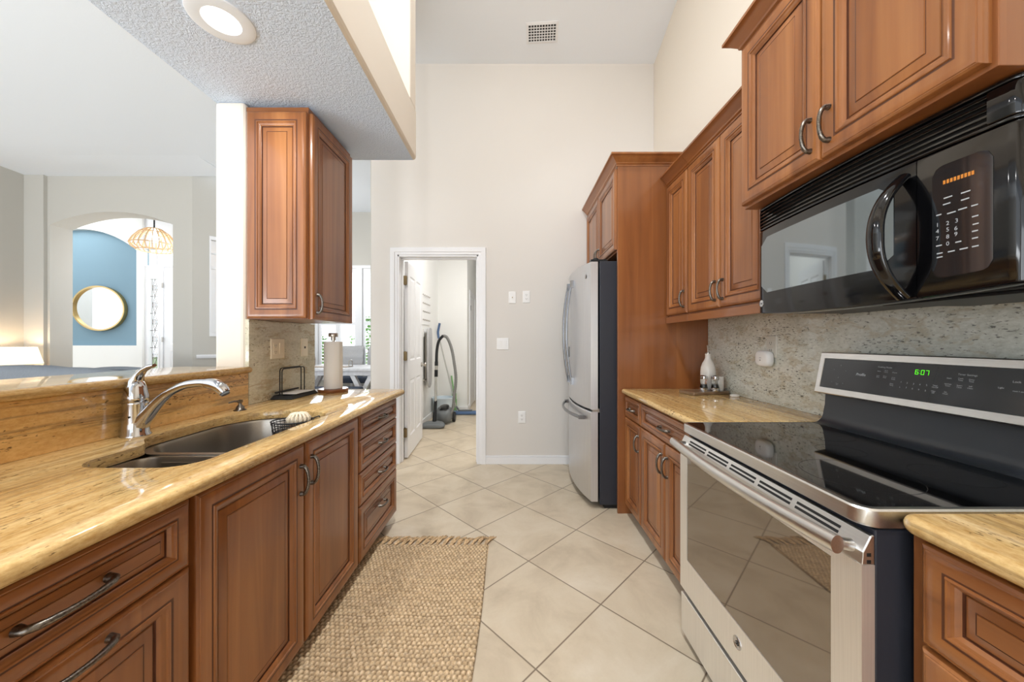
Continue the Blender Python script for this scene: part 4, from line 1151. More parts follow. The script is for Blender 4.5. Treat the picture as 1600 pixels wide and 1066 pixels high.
fb = rounded([(-0.866, 1.172), (-0.862, 1.61), (-0.93, 1.655), (-1.10, 1.69), (-1.21, 1.645), (-1.275, 1.54), (-1.275, 1.24), (-1.20, 1.172)], [0.05, 0.08, 0.12, 0.16, 0.14, 0.14, 0.09, 0.06])
bowl('large_bowl', fb, 0.21)
m = MB(); m.box(-1.20, -0.86, 1.126, 1.174, 0.800, 0.842); m.build('divider', M['sink_steel'], sk, bevel=0.012, seg=3)

fc = thing('kitchen_faucet', 'chrome single-lever faucet behind the sink', 'faucet', (-1.345, 1.25, 0.885))
bx, by_, bz = -1.345, 1.25, 0.885
m = MB(); m.lathe([(0.041, 0), (0.041, 0.004), (0.037, 0.010), (0.0345, 0.05), (0.034, 0.112), (0.0345, 0.116), (0.0335, 0.119)], (bx, by_, bz), 32); m.build('body', M['chrome'], fc, smooth=50)
m = MB(); m.lathe([(0.0335, 0.1195), (0.0345, 0.122), (0.0345, 0.142), (0.032, 0.150), (0.029, 0.170), (0.022, 0.188), (0.010, 0.198), (0.001, 0.20)], (bx, by_, bz), 32); m.build('dome', M['chrome'], fc, smooth=60)
m = MB()
pth = [(bx - 0.004, by_, 1.055), (bx + 0.002, by_, 1.08), (bx + 0.012, by_, 1.10), (bx + 0.03, by_ - 0.002, 1.118), (bx + 0.052, by_ - 0.004, 1.129), (bx + 0.072, by_ - 0.006, 1.134)]
m.tube(pth, [0.026, 0.020, 0.0145, 0.011, 0.010, 0.007], 16, flat=(0.8, 1.15)); m.build('lever', M['chrome'], fc, smooth=60)
def catmull(P, n=5):
    P = [Vector(p) for p in P]; out = []
    for i in range(len(P) - 1):
        p0, p1, p2, p3 = P[max(i - 1, 0)], P[i], P[i + 1], P[min(i + 2, len(P) - 1)]
        for k in range(n):
            t = k / n
            out.append(0.5 * ((2 * p1) + (p2 - p0) * t + (2 * p0 - 5 * p1 + 4 * p2 - p3) * t * t + (3 * p1 - p0 - 3 * p2 + p3) * t ** 3))
    out.append(P[-1]); return out
sp = catmull([(bx + 0.012, by_, 0.925), (bx + 0.042, by_, 0.958), (bx + 0.078, by_, 1.000), (bx + 0.122, by_, 1.037), (bx + 0.175, by_, 1.062), (bx + 0.232, by_, 1.070), (bx + 0.262, by_, 1.067)])
N = len(sp); m = MB(); m.tube(sp, [0.030 - 0.016 * min(1, k / (N * 0.5)) ** 0.7 for k in range(N)], 20); m.build('spout', M['chrome'], fc, smooth=60)
hd = catmull([(bx + 0.250, by_, 1.069), (bx + 0.275, by_, 1.066), (bx + 0.300, by_, 1.055), (bx + 0.316, by_, 1.036)])
N = len(hd); m = MB(); m.tube(hd, [0.0165 + 0.004 * math.sin(PI * k / (N - 1)) for k in range(N)], 18); sh = m.build('spray_head', M['chrome'], fc, smooth=60)
m = MB(); m.tube([hd[-1], hd[-1] + Vector((0.004, 0, -0.006))], 0.0135, 16); m.build('nozzle', M['grey_plastic'], sh)
m = MB(); m.lathe([(0.0035, -0.0006), (0.0035, 0.0)], (bx + 0.012, by_ - 0.0335, bz + 0.07), 8, axis='y'); m.build('set_screw', M['black_satin'], fc)

sd = thing('soap_dispenser', 'small chrome soap pump between the faucet and the napkin holder', 'soap dispenser', (-1.325, 1.70, 0.885))
m = MB(); m.lathe([(0.026, 0), (0.026, 0.003), (0.020, 0.006), (0.014, 0.02), (0.010, 0.024), (0.007, 0.03), (0.007, 0.038)], (-1.325, 1.70, 0.885), 20); m.build('base', M['pewter'], sd, smooth=50)
m = MB(); m.lathe([(0.010, 0.036), (0.012, 0.040), (0.012, 0.048), (0.004, 0.052)], (-1.325, 1.70, 0.885), 16); m.tube([(-1.325, 1.70, 0.928), (-1.338, 1.68, 0.931), (-1.350, 1.662, 0.927)], [0.006, 0.005, 0.004], 10); m.build('pump', M['pewter'], sd, smooth=50)

# wire caddy in the far bowl
cx_, cy_, cz_ = -0.958, 1.52, 0.800
cd = thing('sink_caddy', 'black wire basket hanging in the large sink bowl', 'caddy', (cx_, cy_, cz_))
m = MB()
def oval(z, s=1.0): return [(cx_ + 0.082 * s * math.cos(2 * PI * k / 28), cy_ + 0.068 * s * math.sin(2 * PI * k / 28), z) for k in range(28)]
m.tube(oval(0.876), 0.003, 8, closed=True); m.tube(oval(0.866, 0.995), 0.002, 8, closed=True); m.tube(oval(0.802, 0.88), 0.003, 8, closed=True); m.tube(oval(0.838, 0.94), 0.002, 8, closed=True)
for k in range(0, 28, 1):
    m.tube([oval(0.876)[k], oval(0.802, 0.88)[k]], 0.0014, 6)
for s in (0.3, 0.6): m.tube(oval(0.802, 0.88 * s), 0.0016, 6, closed=True)
for k in range(0, 14): m.tube([oval(0.802, 0.88)[k], oval(0.802, 0.88)[(k + 14) % 28]], 0.0014, 6)
m.build('basket', M['black_matte'], cd, smooth=50)
m = MB(); m.tube([(cx_ + 0.06, cy_ + 0.045, 0.876), (cx_ + 0.085, cy_ + 0.055, 0.884), (cx_ + 0.094, cy_ + 0.06, 0.86)], 0.003, 8); m.build('hook', M['black_matte'], cd)
b_ = thing('scrub_brush', 'round pale-bristled dish brush lying on the sink basket', 'brush', (cx_ + 0.02, cy_ + 0.012, 0.846))
q = (cx_ + 0.02, cy_ + 0.012)
m = MB(); m.lathe([(0.001, 0.0), (0.030, 0.0), (0.036, 0.006), (0.034, 0.013)], (q[0], q[1], 0.846), 24); m.build('brush_head', M['wood_x'], b_, smooth=40)
m = MB()
for k in range(15):
    a0 = 2 * PI * k / 15
    ls = []
    for rr, z in ((0.018, 0.855), (0.040, 0.866), (0.043, 0.884), (0.030, 0.900), (0.010, 0.905)):
        ls.append([(q[0] + rr * math.cos(a0 + da), q[1] + rr * math.sin(a0 + da), z) for da in (-0.18, -0.06, 0.06, 0.18)])
    m.loops(ls, False, False, False)
    m.tube([(q[0] + rr * math.cos(a0), q[1] + rr * math.sin(a0), z + 0.001) for rr, z in ((0.018, 0.856), (0.041, 0.867), (0.0435, 0.884), (0.030, 0.901), (0.008, 0.906))], 0.0048, 8)
m.build('bristle_tuft', M['bristle'], b_, smooth=60)
m = MB()
m.lathe([(0.018, 0.806), (0.03, 0.810), (0.033, 0.820), (0.032, 0.832), (0.02, 0.839), (0.001, 0.841)], (cx_ - 0.036, cy_ - 0.012, 0.0), 18)
tag(m.build('scouring_pad', M['black_satin'], smooth=60), 'black round scouring pad inside the wire sink basket', 'scouring pad')

# napkin holder
nh = thing('napkin_holder', 'black wire napkin holder with a low tray in front of the outlets', 'napkin holder', (-1.32, 2.13, 0.885))
x0, x1, y0, y1 = -1.385, -1.262, 1.995, 2.262
m = MB()
def rect(i, z): return [(x0 + i, y0 + i, z), (x1 - i, y0 + i, z), (x1 - i, y1 - i, z), (x0 + i, y1 - i, z)]
m.loops([rect(0, 0.8855), rect(-0.001, 0.889), rect(0.012, 0.908), rect(0.016, 0.908), rect(0.008, 0.892)], True, True, True)
m.build('tray', M['black_matte'], nh, bevel=0.002)
for xx, yy0, yy1, zt in ((-1.352, 2.03, 2.232, 1.062), (-1.336, 2.024, 2.240, 1.058)):
    m = MB(); r = 0.015
    pts = [(xx, yy0, 0.888), (xx, yy0, zt - r), (xx, yy0 + r * 0.3, zt - r * 0.3), (xx, yy0 + r, zt), (xx, yy1 - r, zt), (xx, yy1 - r * 0.3, zt - r * 0.3), (xx, yy1, zt - r), (xx, yy1, 0.888)]
    m.tube(pts, 0.0032, 8); m.build('wire_frame', M['black_matte'], nh, smooth=50)
m = MB(); m.tube([(-1.372, 2.02, 0.922), (-1.372, 2.235, 0.922)], 0.005, 8); m.build('press_bar', M['black_matte'], nh, smooth=50)
m = MB()
ls = []
for k in range(9):
    y = 2.04 + 0.18 * k / 8; z = 0.9035 + 0.001 * math.sin(k * 0.8)
    ls.append([(-1.376, y, z + 0.0085), (-1.32, y, z + 0.009), (-1.264, y, z + 0.0085), (-1.264, y, z + 0.0075), (-1.376, y, z + 0.0075)])
m.loops(ls); tag(m.build('paper_napkin', M['paper'], smooth=60), 'folded white paper napkin lying in the black holder', 'napkin')

# paper towel stand and roll
px_, py_ = -1.20, 2.335
pt = thing('paper_towel_stand', 'wooden-based paper towel stand with a metal knob at the counter end', 'paper towel stand', (px_, py_, 0.885))
m = MB(); m.lathe([(0.001, 0), (0.090, 0), (0.092, 0.004), (0.092, 0.018), (0.089, 0.021), (0.001, 0.021)], (px_, py_, 0.885), 48); m.build('base', M['towel_wood'], pt, smooth=40)
m = MB(); m.lathe([(0.009, 0.02), (0.009, 0.36)], (px_, py_, 0.885), 14); m.build('rod', M['nickel'], pt, smooth=40)
m = MB(); m.lathe([(0.014, 0.338), (0.014, 0.362), (0.028, 0.362), (0.029, 0.365), (0.029, 0.385), (0.027, 0.388), (0.001, 0.388)], (px_, py_, 0.885), 28); m.build('knob', M['nickel'], pt, smooth=40)
rl = thing('paper_towel_roll', 'full white paper towel roll standing on the wooden stand', 'paper towel', (px_, py_, 0.907))
m = MB(); m.lathe([(0.020, 0), (0.055, 0.0), (0.0565, 0.003), (0.0565, 0.305), (0.055, 0.308), (0.020, 0.308), (0.020, 0)], (px_, py_, 0.907), 40, caps=False)
m.loops([[(px_ + 0.0565, py_ - 0.004, z), (px_ + 0.058, py_ - 0.02, z), (px_ + 0.056, py_ - 0.032, z), (px_ + 0.0545, py_ - 0.03, z)] for z in (0.908, 1.214)], True, True, True)
m.build('paper', M['paper'], rl, smooth=40)
m = MB(); m.lathe([(0.0205, -0.0002), (0.0205, 0.3082), (0.018, 0.3082), (0.018, -0.0002), (0.0205, -0.0002)], (px_, py_, 0.907), 20, caps=False); m.build('core', M['jute_plain'], rl, smooth=40)

# ------------------------------------------------------------------ outlets and switches
def plate(name, label, cat, mp, w, h, mat, devices, loc):
    """mp(u, v, d): plate centre at 0,0"""
    t = thing(name, label, cat, loc)
    m = MB()
    def rc(i, d): return [mp(-w / 2 + i, -h / 2 + i, d), mp(w / 2 - i, -h / 2 + i, d), mp(w / 2 - i, h / 2 - i, d), mp(-w / 2 + i, h / 2 - i, d)]
    m.loops([rc(0, 0.0), rc(0, 0.003), rc(0.003, 0.006), rc(0.006, 0.0065)], True, True, True)
    m.build('cover_plate', mat, t, smooth=30)
    for kind, du in devices:
        m = MB()
        def bxx(ua, ub, va, vb, da, db):
            r = lambda d, e=0: [mp(ua + e, va + e, d), mp(ub - e, va + e, d), mp(ub - e, vb - e, d), mp(ua + e, vb - e, d)]
            m.loops([r(da), r(db)], True, True, True)
        if kind == 'duplex':
            for dv in (-0.0195, 0.0195):
                m = MB(); bxx(du - 0.0165, du + 0.0165, dv - 0.014, dv + 0.014, 0.006, 0.0085); s = m.build('socket', mat, t, bevel=0.002)
                m = MB(); bxx(du - 0.0075, du - 0.0055, dv - 0.004, dv + 0.006, 0.0083, 0.0088); bxx(du + 0.0055, du + 0.0075, dv - 0.004, dv + 0.006, 0.0083, 0.0088); bxx(du - 0.002, du + 0.002, dv - 0.0105, dv - 0.0065, 0.0083, 0.0088); m.build('slot', M['slot'], s)
        elif kind == 'decora':
            bxx(du - 0.0165, du + 0.0165, -0.033, 0.033, 0.006, 0.0078); s = m.build('device', mat, t, bevel=0.001)
            for dv in (-0.018, 0.018):
                m = MB(); bxx(du - 0.0075, du - 0.005, dv - 0.004, dv + 0.006, 0.0076, 0.0082); bxx(du + 0.005, du + 0.0075, dv - 0.004, dv + 0.006, 0.0076, 0.0082); bxx(du - 0.002, du + 0.002, dv - 0.011, dv - 0.0075, 0.0076, 0.0082); m.build('slot', M['slot'], s)
        elif kind == 'rocker':
            r = lambda v, d: [mp(du - 0.016, v, d), mp(du + 0.016, v, d)]
            m.loops([[mp(du + a_, -0.032, 0.006), mp(du + a_, -0.032, 0.0075), mp(du + a_, 0.0, 0.009), mp(du + a_, 0.032, 0.0115), mp(du + a_, 0.032, 0.006)] for a_ in (-0.016, 0.016)]); m.build('rocker', mat, t, bevel=0.0008)
        elif kind == 'jack':
            bxx(du - 0.008, du + 0.008, -0.007, 0.007, 0.006, 0.0072); m.build('jack', M['slot'], t)
        elif kind == 'coax':
            pts = [mp(du, 0, 0.006), mp(du, 0, 0.016)]; m.tube(pts, 0.0048, 10); m.build('coax_jack', M['brass'], t)
    return t
mpTall = lambda y0, z0: (lambda u, v, d: (-1.389 + d, y0 + u, z0 + v))
plate('outlet', 'wide almond wall plate with outlet and rocker on the granite above the napkin holder', 'outlet', mpTall(2.062, 1.175), 0.118, 0.118, M['almond'], [('decora', -0.024), ('rocker', 0.024)], (-1.389, 2.062, 1.175))
plate('phone_jack', 'narrow almond jack plate at the right edge of the tall granite', 'wall plate', mpTall(2.325, 1.178), 0.072, 0.118, M['almond'], [('jack', 0)], (-1.389, 2.325, 1.178))
mpF = lambda px, py: (lambda u, v, d: (wx(px, FY) + u, FY - d, wz(py, FY) + v))
def P3(px, py): return (wx(px, FY), FY, wz(py, FY))
plate('cable_jack', 'upper left white plate with a single jack on the far wall', 'wall plate', mpF(800.5, 465), 0.072, 0.117, M['white_plastic'], [('coax', 0)], P3(800.5, 465))
plate('outlet', 'white outlet high on the far wall, beside the jack plate', 'outlet', mpF(822.5, 464), 0.072, 0.117, M['white_plastic'], [('duplex', 0)], P3(822.5, 464))
plate('light_switch', 'white double rocker switch on the far wall right of the doorway', 'light switch', mpF(785.5, 537.5), 0.118, 0.117, M['white_plastic'], [('rocker', -0.023), ('rocker', 0.023)], P3(785.5, 537.5))
plate('outlet', 'white outlet low on the far wall above the baseboard', 'outlet', mpF(815.5, 652), 0.072, 0.117, M['white_plastic'], [('duplex', 0)], P3(815.5, 652))
mpR = lambda y0, z0: (lambda u, v, d: (1.369 - d, y0 - u, z0 + v))
plate('outlet', 'pale outlet plate on the speckled backsplash behind the plug-in device', 'outlet', mpR(1.862, 1.19), 0.072, 0.118, plain('pale_plate', (206, 203, 192), 0.4), [('duplex', 0)], (1.369, 1.862, 1.19))

# plug-in device
pd = thing('plug_in_device', 'white rounded plug-in alarm on the speckled backsplash', 'plug-in device', (1.345, 1.885, 1.126))
dp = lambda u, v, d: (1.3605 - d, 1.885 - u, 1.126 + v)
m = MB()
def sup(w, h, d, n=32, e=3.4):
    out = []
    for k in range(n):
        a_ = 2 * PI * k / n; c_, s_ = math.cos(a_), math.sin(a_)
        out.append(dp(w * math.copysign(abs(c_) ** (2 / e), c_), h * math.copysign(abs(s_) ** (2 / e), s_), d))
    return out
m.loops([sup(0.046, 0.038, 0.0), sup(0.052, 0.043, 0.006), sup(0.052, 0.043, 0.026), sup(0.048, 0.039, 0.034), sup(0.038, 0.03, 0.037)])
m.build('shell', M['white_plastic'], pd, smooth=50)
m = MB(); m.loops([[dp(a_, b_ + 0.004, 0.0372) for a_, b_ in ((-.011, -.0015), (.003, -.0015), (.003, .0015), (-.011, .0015))], [dp(a_, b_ + 0.004, 0.0376) for a_, b_ in ((-.011, -.0015), (.003, -.0015), (.003, .0015), (-.011, .0015))]]); m.build('logo_mark', M['label_white'], pd)
m = MB(); m.tube([dp(-0.004, -0.009, 0.036), dp(-0.004, -0.009, 0.0385)], 0.0035, 12); m.build('test_button', M['hose'], pd)

# ------------------------------------------------------------------ items on the right counter
m = MB()
bp = rounded([(1.065, 2.275), (1.10, 2.145), (1.362, 2.215), (1.33, 2.36)], 0.012)
m.prism(bp, 0.8855, 0.904); tag(m.build('cutting_board', M['board'], bevel=0.003), 'wooden serving board on the granite against the pale backsplash', 'cutting board')
ob = thing('oil_bottle', 'tall white ceramic oil bottle with metal pourer on the board', 'bottle', (1.262, 2.285, 0.904))
m = MB(); m.lathe([(0.001, 0), (0.040, 0), (0.044, 0.004), (0.0445, 0.12), (0.042, 0.145), (0.034, 0.17), (0.022, 0.192), (0.017, 0.205), (0.0165, 0.225), (0.018, 0.228), (0.018, 0.233), (0.008, 0.234)], (1.262, 2.285, 0.904), 36); m.build('bottle_body', M['ceramic'], ob, smooth=50)
m = MB(); m.lathe([(0.0135, 0.232), (0.0135, 0.240), (0.006, 0.244)], (1.262, 2.285, 0.904), 16); m.tube([(1.262, 2.285, 1.146), (1.260, 2.283, 1.168), (1.254, 2.28, 1.192)], [0.005, 0.004, 0.0035], 10); m.build('pourer', M['nickel'], ob, smooth=50)
def shaker(x, y, label):
    s = thing('salt_shaker', label, 'shaker', (x, y, 0.904))
    m = MB(); m.lathe([(0.001, 0), (0.025, 0), (0.026, 0.003), (0.026, 0.014), (0.023, 0.017), (0.0235, 0.022)], (x, y, 0.904), 24); m.build('base', M['chrome'], s, smooth=40)
    m = MB(); m.lathe([(0.022, 0.017), (0.023, 0.022), (0.018, 0.045), (0.017, 0.055), (0.020, 0.072), (0.021, 0.078)], (x, y, 0.904), 24); m.build('glass_body', M['glass'], s, smooth=50)
    m = MB(); m.lathe([(0.0195, 0.018), (0.020, 0.022), (0.016, 0.042), (0.001, 0.044)], (x, y, 0.904), 20); m.build('contents', M['amber_glass'], s, smooth=50)
    m = MB(); m.lathe([(0.022, 0.076), (0.0225, 0.080), (0.0215, 0.094), (0.015, 0.100), (0.001, 0.101)], (x, y, 0.904), 24); m.build('cap', M['chrome'], s, smooth=40)
shaker(1.196, 2.215, 'left one of two chrome-capped glass shakers, in front of the white oil bottle')
shaker(1.262, 2.205, 'right one of two chrome-capped glass shakers, in front of the small white jar')
j = thing('sugar_jar', 'small white jar with a dark edge behind the shakers', 'jar', (1.322, 2.275, 0.904))
m = MB(); m.lathe([(0.001, 0), (0.030, 0), (0.032, 0.004), (0.032, 0.082), (0.030, 0.085), (0.001, 0.085)], (1.322, 2.275, 0.904), 28); m.build('jar_body', M['ceramic'], j, smooth=40)
m = MB(); m.lathe([(0.0325, 0.078), (0.0325, 0.088), (0.001, 0.089)], (1.322, 2.275, 0.904), 28); m.build('lid', M['ceramic'], j, smooth=40)
m = MB(); m.lathe([(0.001, 0), (0.024, 0), (0.026, 0.004), (0.024, 0.010), (0.012, 0.014), (0.001, 0.014)], (1.335, 2.125, 0.8852), 24); tag(m.build('spoon_rest', M['ceramic'], smooth=50), 'small white dish on the granite beside the serving board', 'dish')

# ------------------------------------------------------------------ rug
rg_ = thing('jute_rug', 'woven jute runner with a fringed end on the tile floor', 'rug', (-0.47, 1.2, 0))
X0, X1, Y0, Y1 = -0.862, -0.150, -0.3, 2.095
m = MB()
kx, ky = 0.0205, 0.0185
st = 0.0042
nx, nyy = int((X1 - X0) / st), int((Y1 - Y0) / 0.0055)
rnd = random.Random(3)
jit = {}
rows = []
for j in range(nyy + 1):
    row = []
    for i in range(nx + 1):
        x = X0 + (X1 - X0) * i / nx; y = Y0 + (Y1 - Y0) * j / nyy
        r = int((y - Y0) / ky); q = int((x - X0) / kx + 0.5 * (r % 2))
        key = (r, q)
        if key not in jit: jit[key] = rnd.random()
        fx_ = ((x - X0) / kx + 0.5 * (r % 2)) % 1.0; fy_ = ((y - Y0) / ky) % 1.0
        h = (math.sin(PI * fx_) ** 0.7) * (math.sin(PI * fy_) ** 0.6) * (0.6 + 0.5 * jit[key])
        edge = min(1, min(x - X0, X1 - x, y - Y0, Y1 - y) / 0.006)
        wob = 0.006 * math.sin(y * 5.0) * (1 if x > -0.3 else 0) * ((x + 0.3) / 0.15 if x > -0.3 else 0)
        row.append((x + wob, y + 0.004 * math.sin(x * 22), 0.0035 + (0.0125 * h) * max(0.15, edge)))
    rows.append(row)
m.loops(rows, closed=False, cap0=False, cap1=False)
m.build('weave', M['jute'], rg_, smooth=80)
m = MB(); m.prism([(X0, Y0), (X1, Y0), (X1, Y1), (X0, Y1)], 0.0008, 0.0042); m.build('backing', M['jute_plain'], rg_)
rnd = random.Random(11)
nT = 17
for k in range(nT):
    x = X0 + 0.03 + (X1 - X0 - 0.05) * k / (nT - 1)
    lean = 0.5 + 0.5 * rnd.random(); L = 0.078 + 0.022 * rnd.random()
    m = MB()
    for s in range(12):
        dx = (rnd.random() - 0.5) * 0.022; e = lean * 0.06 + (rnd.random() - 0.5) * 0.035; z = 0.006 + rnd.random() * 0.008
        yb = Y1 - 0.004 + 0.004 * math.sin(x * 22)
        m.tube([(x + dx * 0.6, yb, 0.007), (x + dx + e * 0.4, yb + L * 0.5, z + 0.003), (x + dx + e, yb + L * (0.85 + 0.3 * rnd.random()), 0.003)], [0.0032, 0.0028, 0.0012], 5)
    m.build('tassel', M['jute_plain'], rg_)

# ------------------------------------------------------------------ ceiling vent and can lights
vy = 3.224; vz = 3.97 + 0.307 * (FY - vy); vxc = wx(847, vy)
ca = 1 / math.sqrt(1 + 0.307 ** 2); sa = 0.307 * ca
th = math.radians(-3)
def vm(u, v, d):   # plane of the sloped ceiling, d downward
    u, v = u * math.cos(th) - v * math.sin(th), u * math.sin(th) + v * math.cos(th)
    return (vxc + u, vy + v * ca - d * sa, vz - v * sa - d * ca)
vt = thing('ceiling_vent', 'white metal air vent grille in the sloped ceiling', 'vent', (vxc, vy, vz))
m = MB()
W_, H_ = 0.145, 0.088
def vr(w, h, d): return [vm(-w, -h, d), vm(w, -h, d), vm(w, h, d), vm(-w, h, d)]
m.loops([vr(W_, H_, 0), vr(W_, H_, 0.004), vr(W_ - 0.02, H_ - 0.02, 0.010), vr(W_ - 0.022, H_ - 0.022, 0.002)], True, False, False)
m.build('frame', M['trim'], vt)
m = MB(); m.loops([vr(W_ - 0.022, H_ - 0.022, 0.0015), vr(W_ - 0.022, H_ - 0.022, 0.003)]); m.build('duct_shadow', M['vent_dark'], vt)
for i in range(1, 10):
    u = -(W_ - 0.02) + 2 * (W_ - 0.02) * i / 10; m = MB()
    m.loops([[vm(u - 0.003, -H_ + 0.02, 0.003), vm(u + 0.004, -H_ + 0.02, 0.003), vm(u + 0.004, H_ - 0.02, 0.003), vm(u - 0.004, H_ - 0.02, 0.003)], [vm(u - 0.003, -H_ + 0.02, 0.006), vm(u + 0.004, -H_ + 0.02, 0.006), vm(u + 0.004, H_ - 0.02, 0.006), vm(u - 0.004, H_ - 0.02, 0.006)]]); m.build('blade', M['trim'], vt)
for i in range(1, 6):
    v = -(H_ - 0.02) + 2 * (H_ - 0.02) * i / 6; m = MB()
    m.loops([[vm(-W_ + 0.02, v - 0.0035, 0.005), vm(W_ - 0.02, v - 0.0035, 0.005), vm(W_ - 0.02, v + 0.0035, 0.005), vm(-W_ + 0.02, v + 0.0035, 0.005)], [vm(-W_ + 0.02, v - 0.0035, 0.008), vm(W_ - 0.02, v - 0.0035, 0.008), vm(W_ - 0.02, v + 0.0035, 0.008), vm(-W_ + 0.02, v + 0.0035, 0.008)]]); m.build('cross_blade', M['trim'], vt)

def can(x, y):
    z = 2.477
    c = thing('recessed_light', 'lit round recessed ceiling light in the textured soffit', 'ceiling light', (x, y, z))
    m = MB(); m.lathe([(0.112, 0.0), (0.110, -0.004), (0.100, -0.007), (0.064, -0.006), (0.060, -0.002), (0.060, 0.0)], (x, y, z), 48); m.build('trim_ring', M['ring'], c, smooth=40)
    m = MB(); m.lathe([(0.001, -0.0022), (0.061, -0.0022), (0.061, -0.0008), (0.001, -0.0008)], (x, y, z), 40); m.build('lens', M['lens'], c)
    lamp('can_lamp', 'AREA', (x, y, z - 0.012), (0, 0, 0), 3.8, (1, 0.99, 0.97), 0.12)
can(-1.144, 1.375)
lamp('can_lamp', 'AREA', (-1.144, 0.1, 2.465), (0, 0, 0), 3.8, (1, 0.99, 0.97), 0.12)

# ------------------------------------------------------------------ laundry things
LX = -1.32
ib = thing('ironing_board', 'padded ironing board hung upright on the laundry wall behind the door', 'ironing board', (-1.27, 5.2, 0.53))
m = MB()
pts = catmull([(0.0, 0.53), (0.11, 0.58), (0.15, 0.75), (0.16, 1.2), (0.14, 1.36), (0.10, 1.41), (0.0, 1.42)], 4)
prof = [(p.x, p.y) for p in pts] + [(-p.x, p.y) for p in reversed(pts)][1:-1]
m.loops([[(LX + 0.055, 5.2 + a_ * 0.8, z) for a_, z in prof], [(LX + 0.085, 5.2 + a_ * 0.8, z) for a_, z in prof]]); m.build('padded_top', M['chair_fab'], ib, bevel=0.012)
m = MB(); m.tube([(LX + 0.03, 5.14, 0.62), (LX + 0.03, 5.14, 1.34)], 0.012, 8); m.tube([(LX + 0.03, 5.26, 0.62), (LX + 0.03, 5.26, 1.34)], 0.012, 8); m.tube([(LX + 0.03, 5.02, 0.66), (LX + 0.03, 5.38, 0.66)], 0.012, 8); m.build('folding_leg', M['nickel'], ib)
m = MB(); m.box(LX, LX + 0.075, 5.15, 5.25, 1.33, 1.36); m.box(LX, LX + 0.012, 5.1, 5.3, 1.28, 1.40); m.build('wall_bracket', M['white_plastic'], ib)
hb = thing('hook_board', 'white wall organiser with rows of small hooks in the laundry', 'hook board', (LX + 0.01, 5.2, 1.45))
m = MB(); m.box(LX, LX + 0.012, 4.93, 5.48, 1.46, 1.97); m.build('back_board', M['white_plastic'], hb, bevel=0.002)
for r_ in range(4):
    for q_ in range(5):
        m = MB(); y = 5.0 + q_ * 0.1; z = 1.52 + r_ * 0.12
        m.tube([(LX + 0.011, y, z + 0.02), (LX + 0.018, y, z), (LX + 0.028, y, z), (LX + 0.032, y, z + 0.015)], 0.005, 6); m.build('hook', M['nickel'], hb)

vx, vy_ = -1.13, 4.98
vc = thing('vacuum_cleaner', 'grey canister vacuum with upright wand and arched hose in the laundry', 'vacuum cleaner', (-1.1, 5.2, 0))
m = MB()
def hull(m, secs):  # (y, half width, z0, z1, x centre)
    ls = []
    for y, w, z0, z1, xc in secs:
        ls.append([(xc + w * math.copysign(abs(math.cos(a_)) ** 0.6, math.cos(a_)), y, (z0 + z1) / 2 + (z1 - z0) / 2 * math.copysign(abs(math.sin(a_)) ** 0.6, math.sin(a_))) for a_ in [2 * PI * k / 20 for k in range(20)]])
    m.loops(ls)
hull(m, [(4.86, 0.14, 0.012, 0.045, vx), (4.875, 0.165, 0.008, 0.062, vx), (4.94, 0.165, 0.008, 0.075, vx), (5.0, 0.13, 0.012, 0.085, vx), (5.02, 0.08, 0.03, 0.085, vx)])
m.build('floor_nozzle', M['grey_plastic'], vc, smooth=50)
m = MB(); hull(m, [(5.08, 0.05, 0.06, 0.15, -1.03), (5.11, 0.10, 0.03, 0.20, -1.03), (5.22, 0.12, 0.025, 0.25, -1.03), (5.34, 0.115, 0.03, 0.22, -1.03), (5.40, 0.06, 0.06, 0.16, -1.03)]); bdv = m.build('canister', M['grey_plastic'], vc, smooth=50)
m = MB(); hull(m, [(5.12, 0.045, 0.16, 0.24, -1.03), (5.18, 0.07, 0.17, 0.275, -1.03), (5.28, 0.06, 0.18, 0.27, -1.03)]); m.build('dust_cup', M['glass'], bdv, smooth=50)
for x in (-1.155, -0.905):
    m = MB(); m.lathe([(0.03, -0.02), (0.075, -0.02), (0.078, 0), (0.075, 0.02), (0.03, 0.02)], (x, 5.31, 0.078), 22, axis='x'); m.build('wheel', M['black_satin'], bdv, smooth=40)
m = MB(); m.tube([(vx, 4.99, 0.06), (vx, 5.03, 0.20), (vx + 0.0, 5.07, 0.36)], [0.032, 0.024, 0.022], 12); m.build('swivel_neck', M['black_satin'], vc, smooth=50)
m = MB(); m.tube([(vx, 5.06, 0.32), (vx, 5.10, 0.76)], 0.0175, 12); m.build('wand', M['aluminium'], vc, smooth=50)
m = MB(); m.tube([(vx, 5.10, 0.70), (vx, 5.11, 0.80)], 0.025, 12); m.tube([(vx, 5.115, 0.86), (vx, 5.12, 0.92)], 0.025, 12); m.build('coupling', M['black_satin'], vc, smooth=40)
m = MB(); m.tube([(vx, 5.11, 0.79), (vx, 5.116, 0.87)], 0.02, 12); m.build('wand_joint', M['nickel'], vc, smooth=40)
m = MB(); m.tube(catmull([(vx, 5.12, 0.9), (vx + 0.005, 5.13, 1.08), (vx + 0.03, 5.15, 1.22), (vx + 0.09, 5.17, 1.30)]), 0.021, 12); m.build('wand_grip', M['black_satin'], vc, smooth=50)
hp = catmull([(vx + 0.085, 5.17, 1.295), (vx + 0.14, 5.2, 1.27), (vx + 0.20, 5.22, 1.12), (vx + 0.24, 5.23, 0.9), (vx + 0.265, 5.24, 0.66), (vx + 0.245, 5.22, 0.42), (vx + 0.225, 5.2, 0.22), (vx + 0.17, 5.16, 0.14), (vx + 0.10, 5.14, 0.12)], 14)
m = MB(); m.tube(hp, [0.021 + 0.0022 * (k % 2) for k in range(len(hp))], 12); m.build('hose', M['hose'], vc)
mp_ = thing('flat_mop', 'long-handled mop with blue flat pad standing behind the vacuum', 'mop', (-0.9, 5.9, 0))
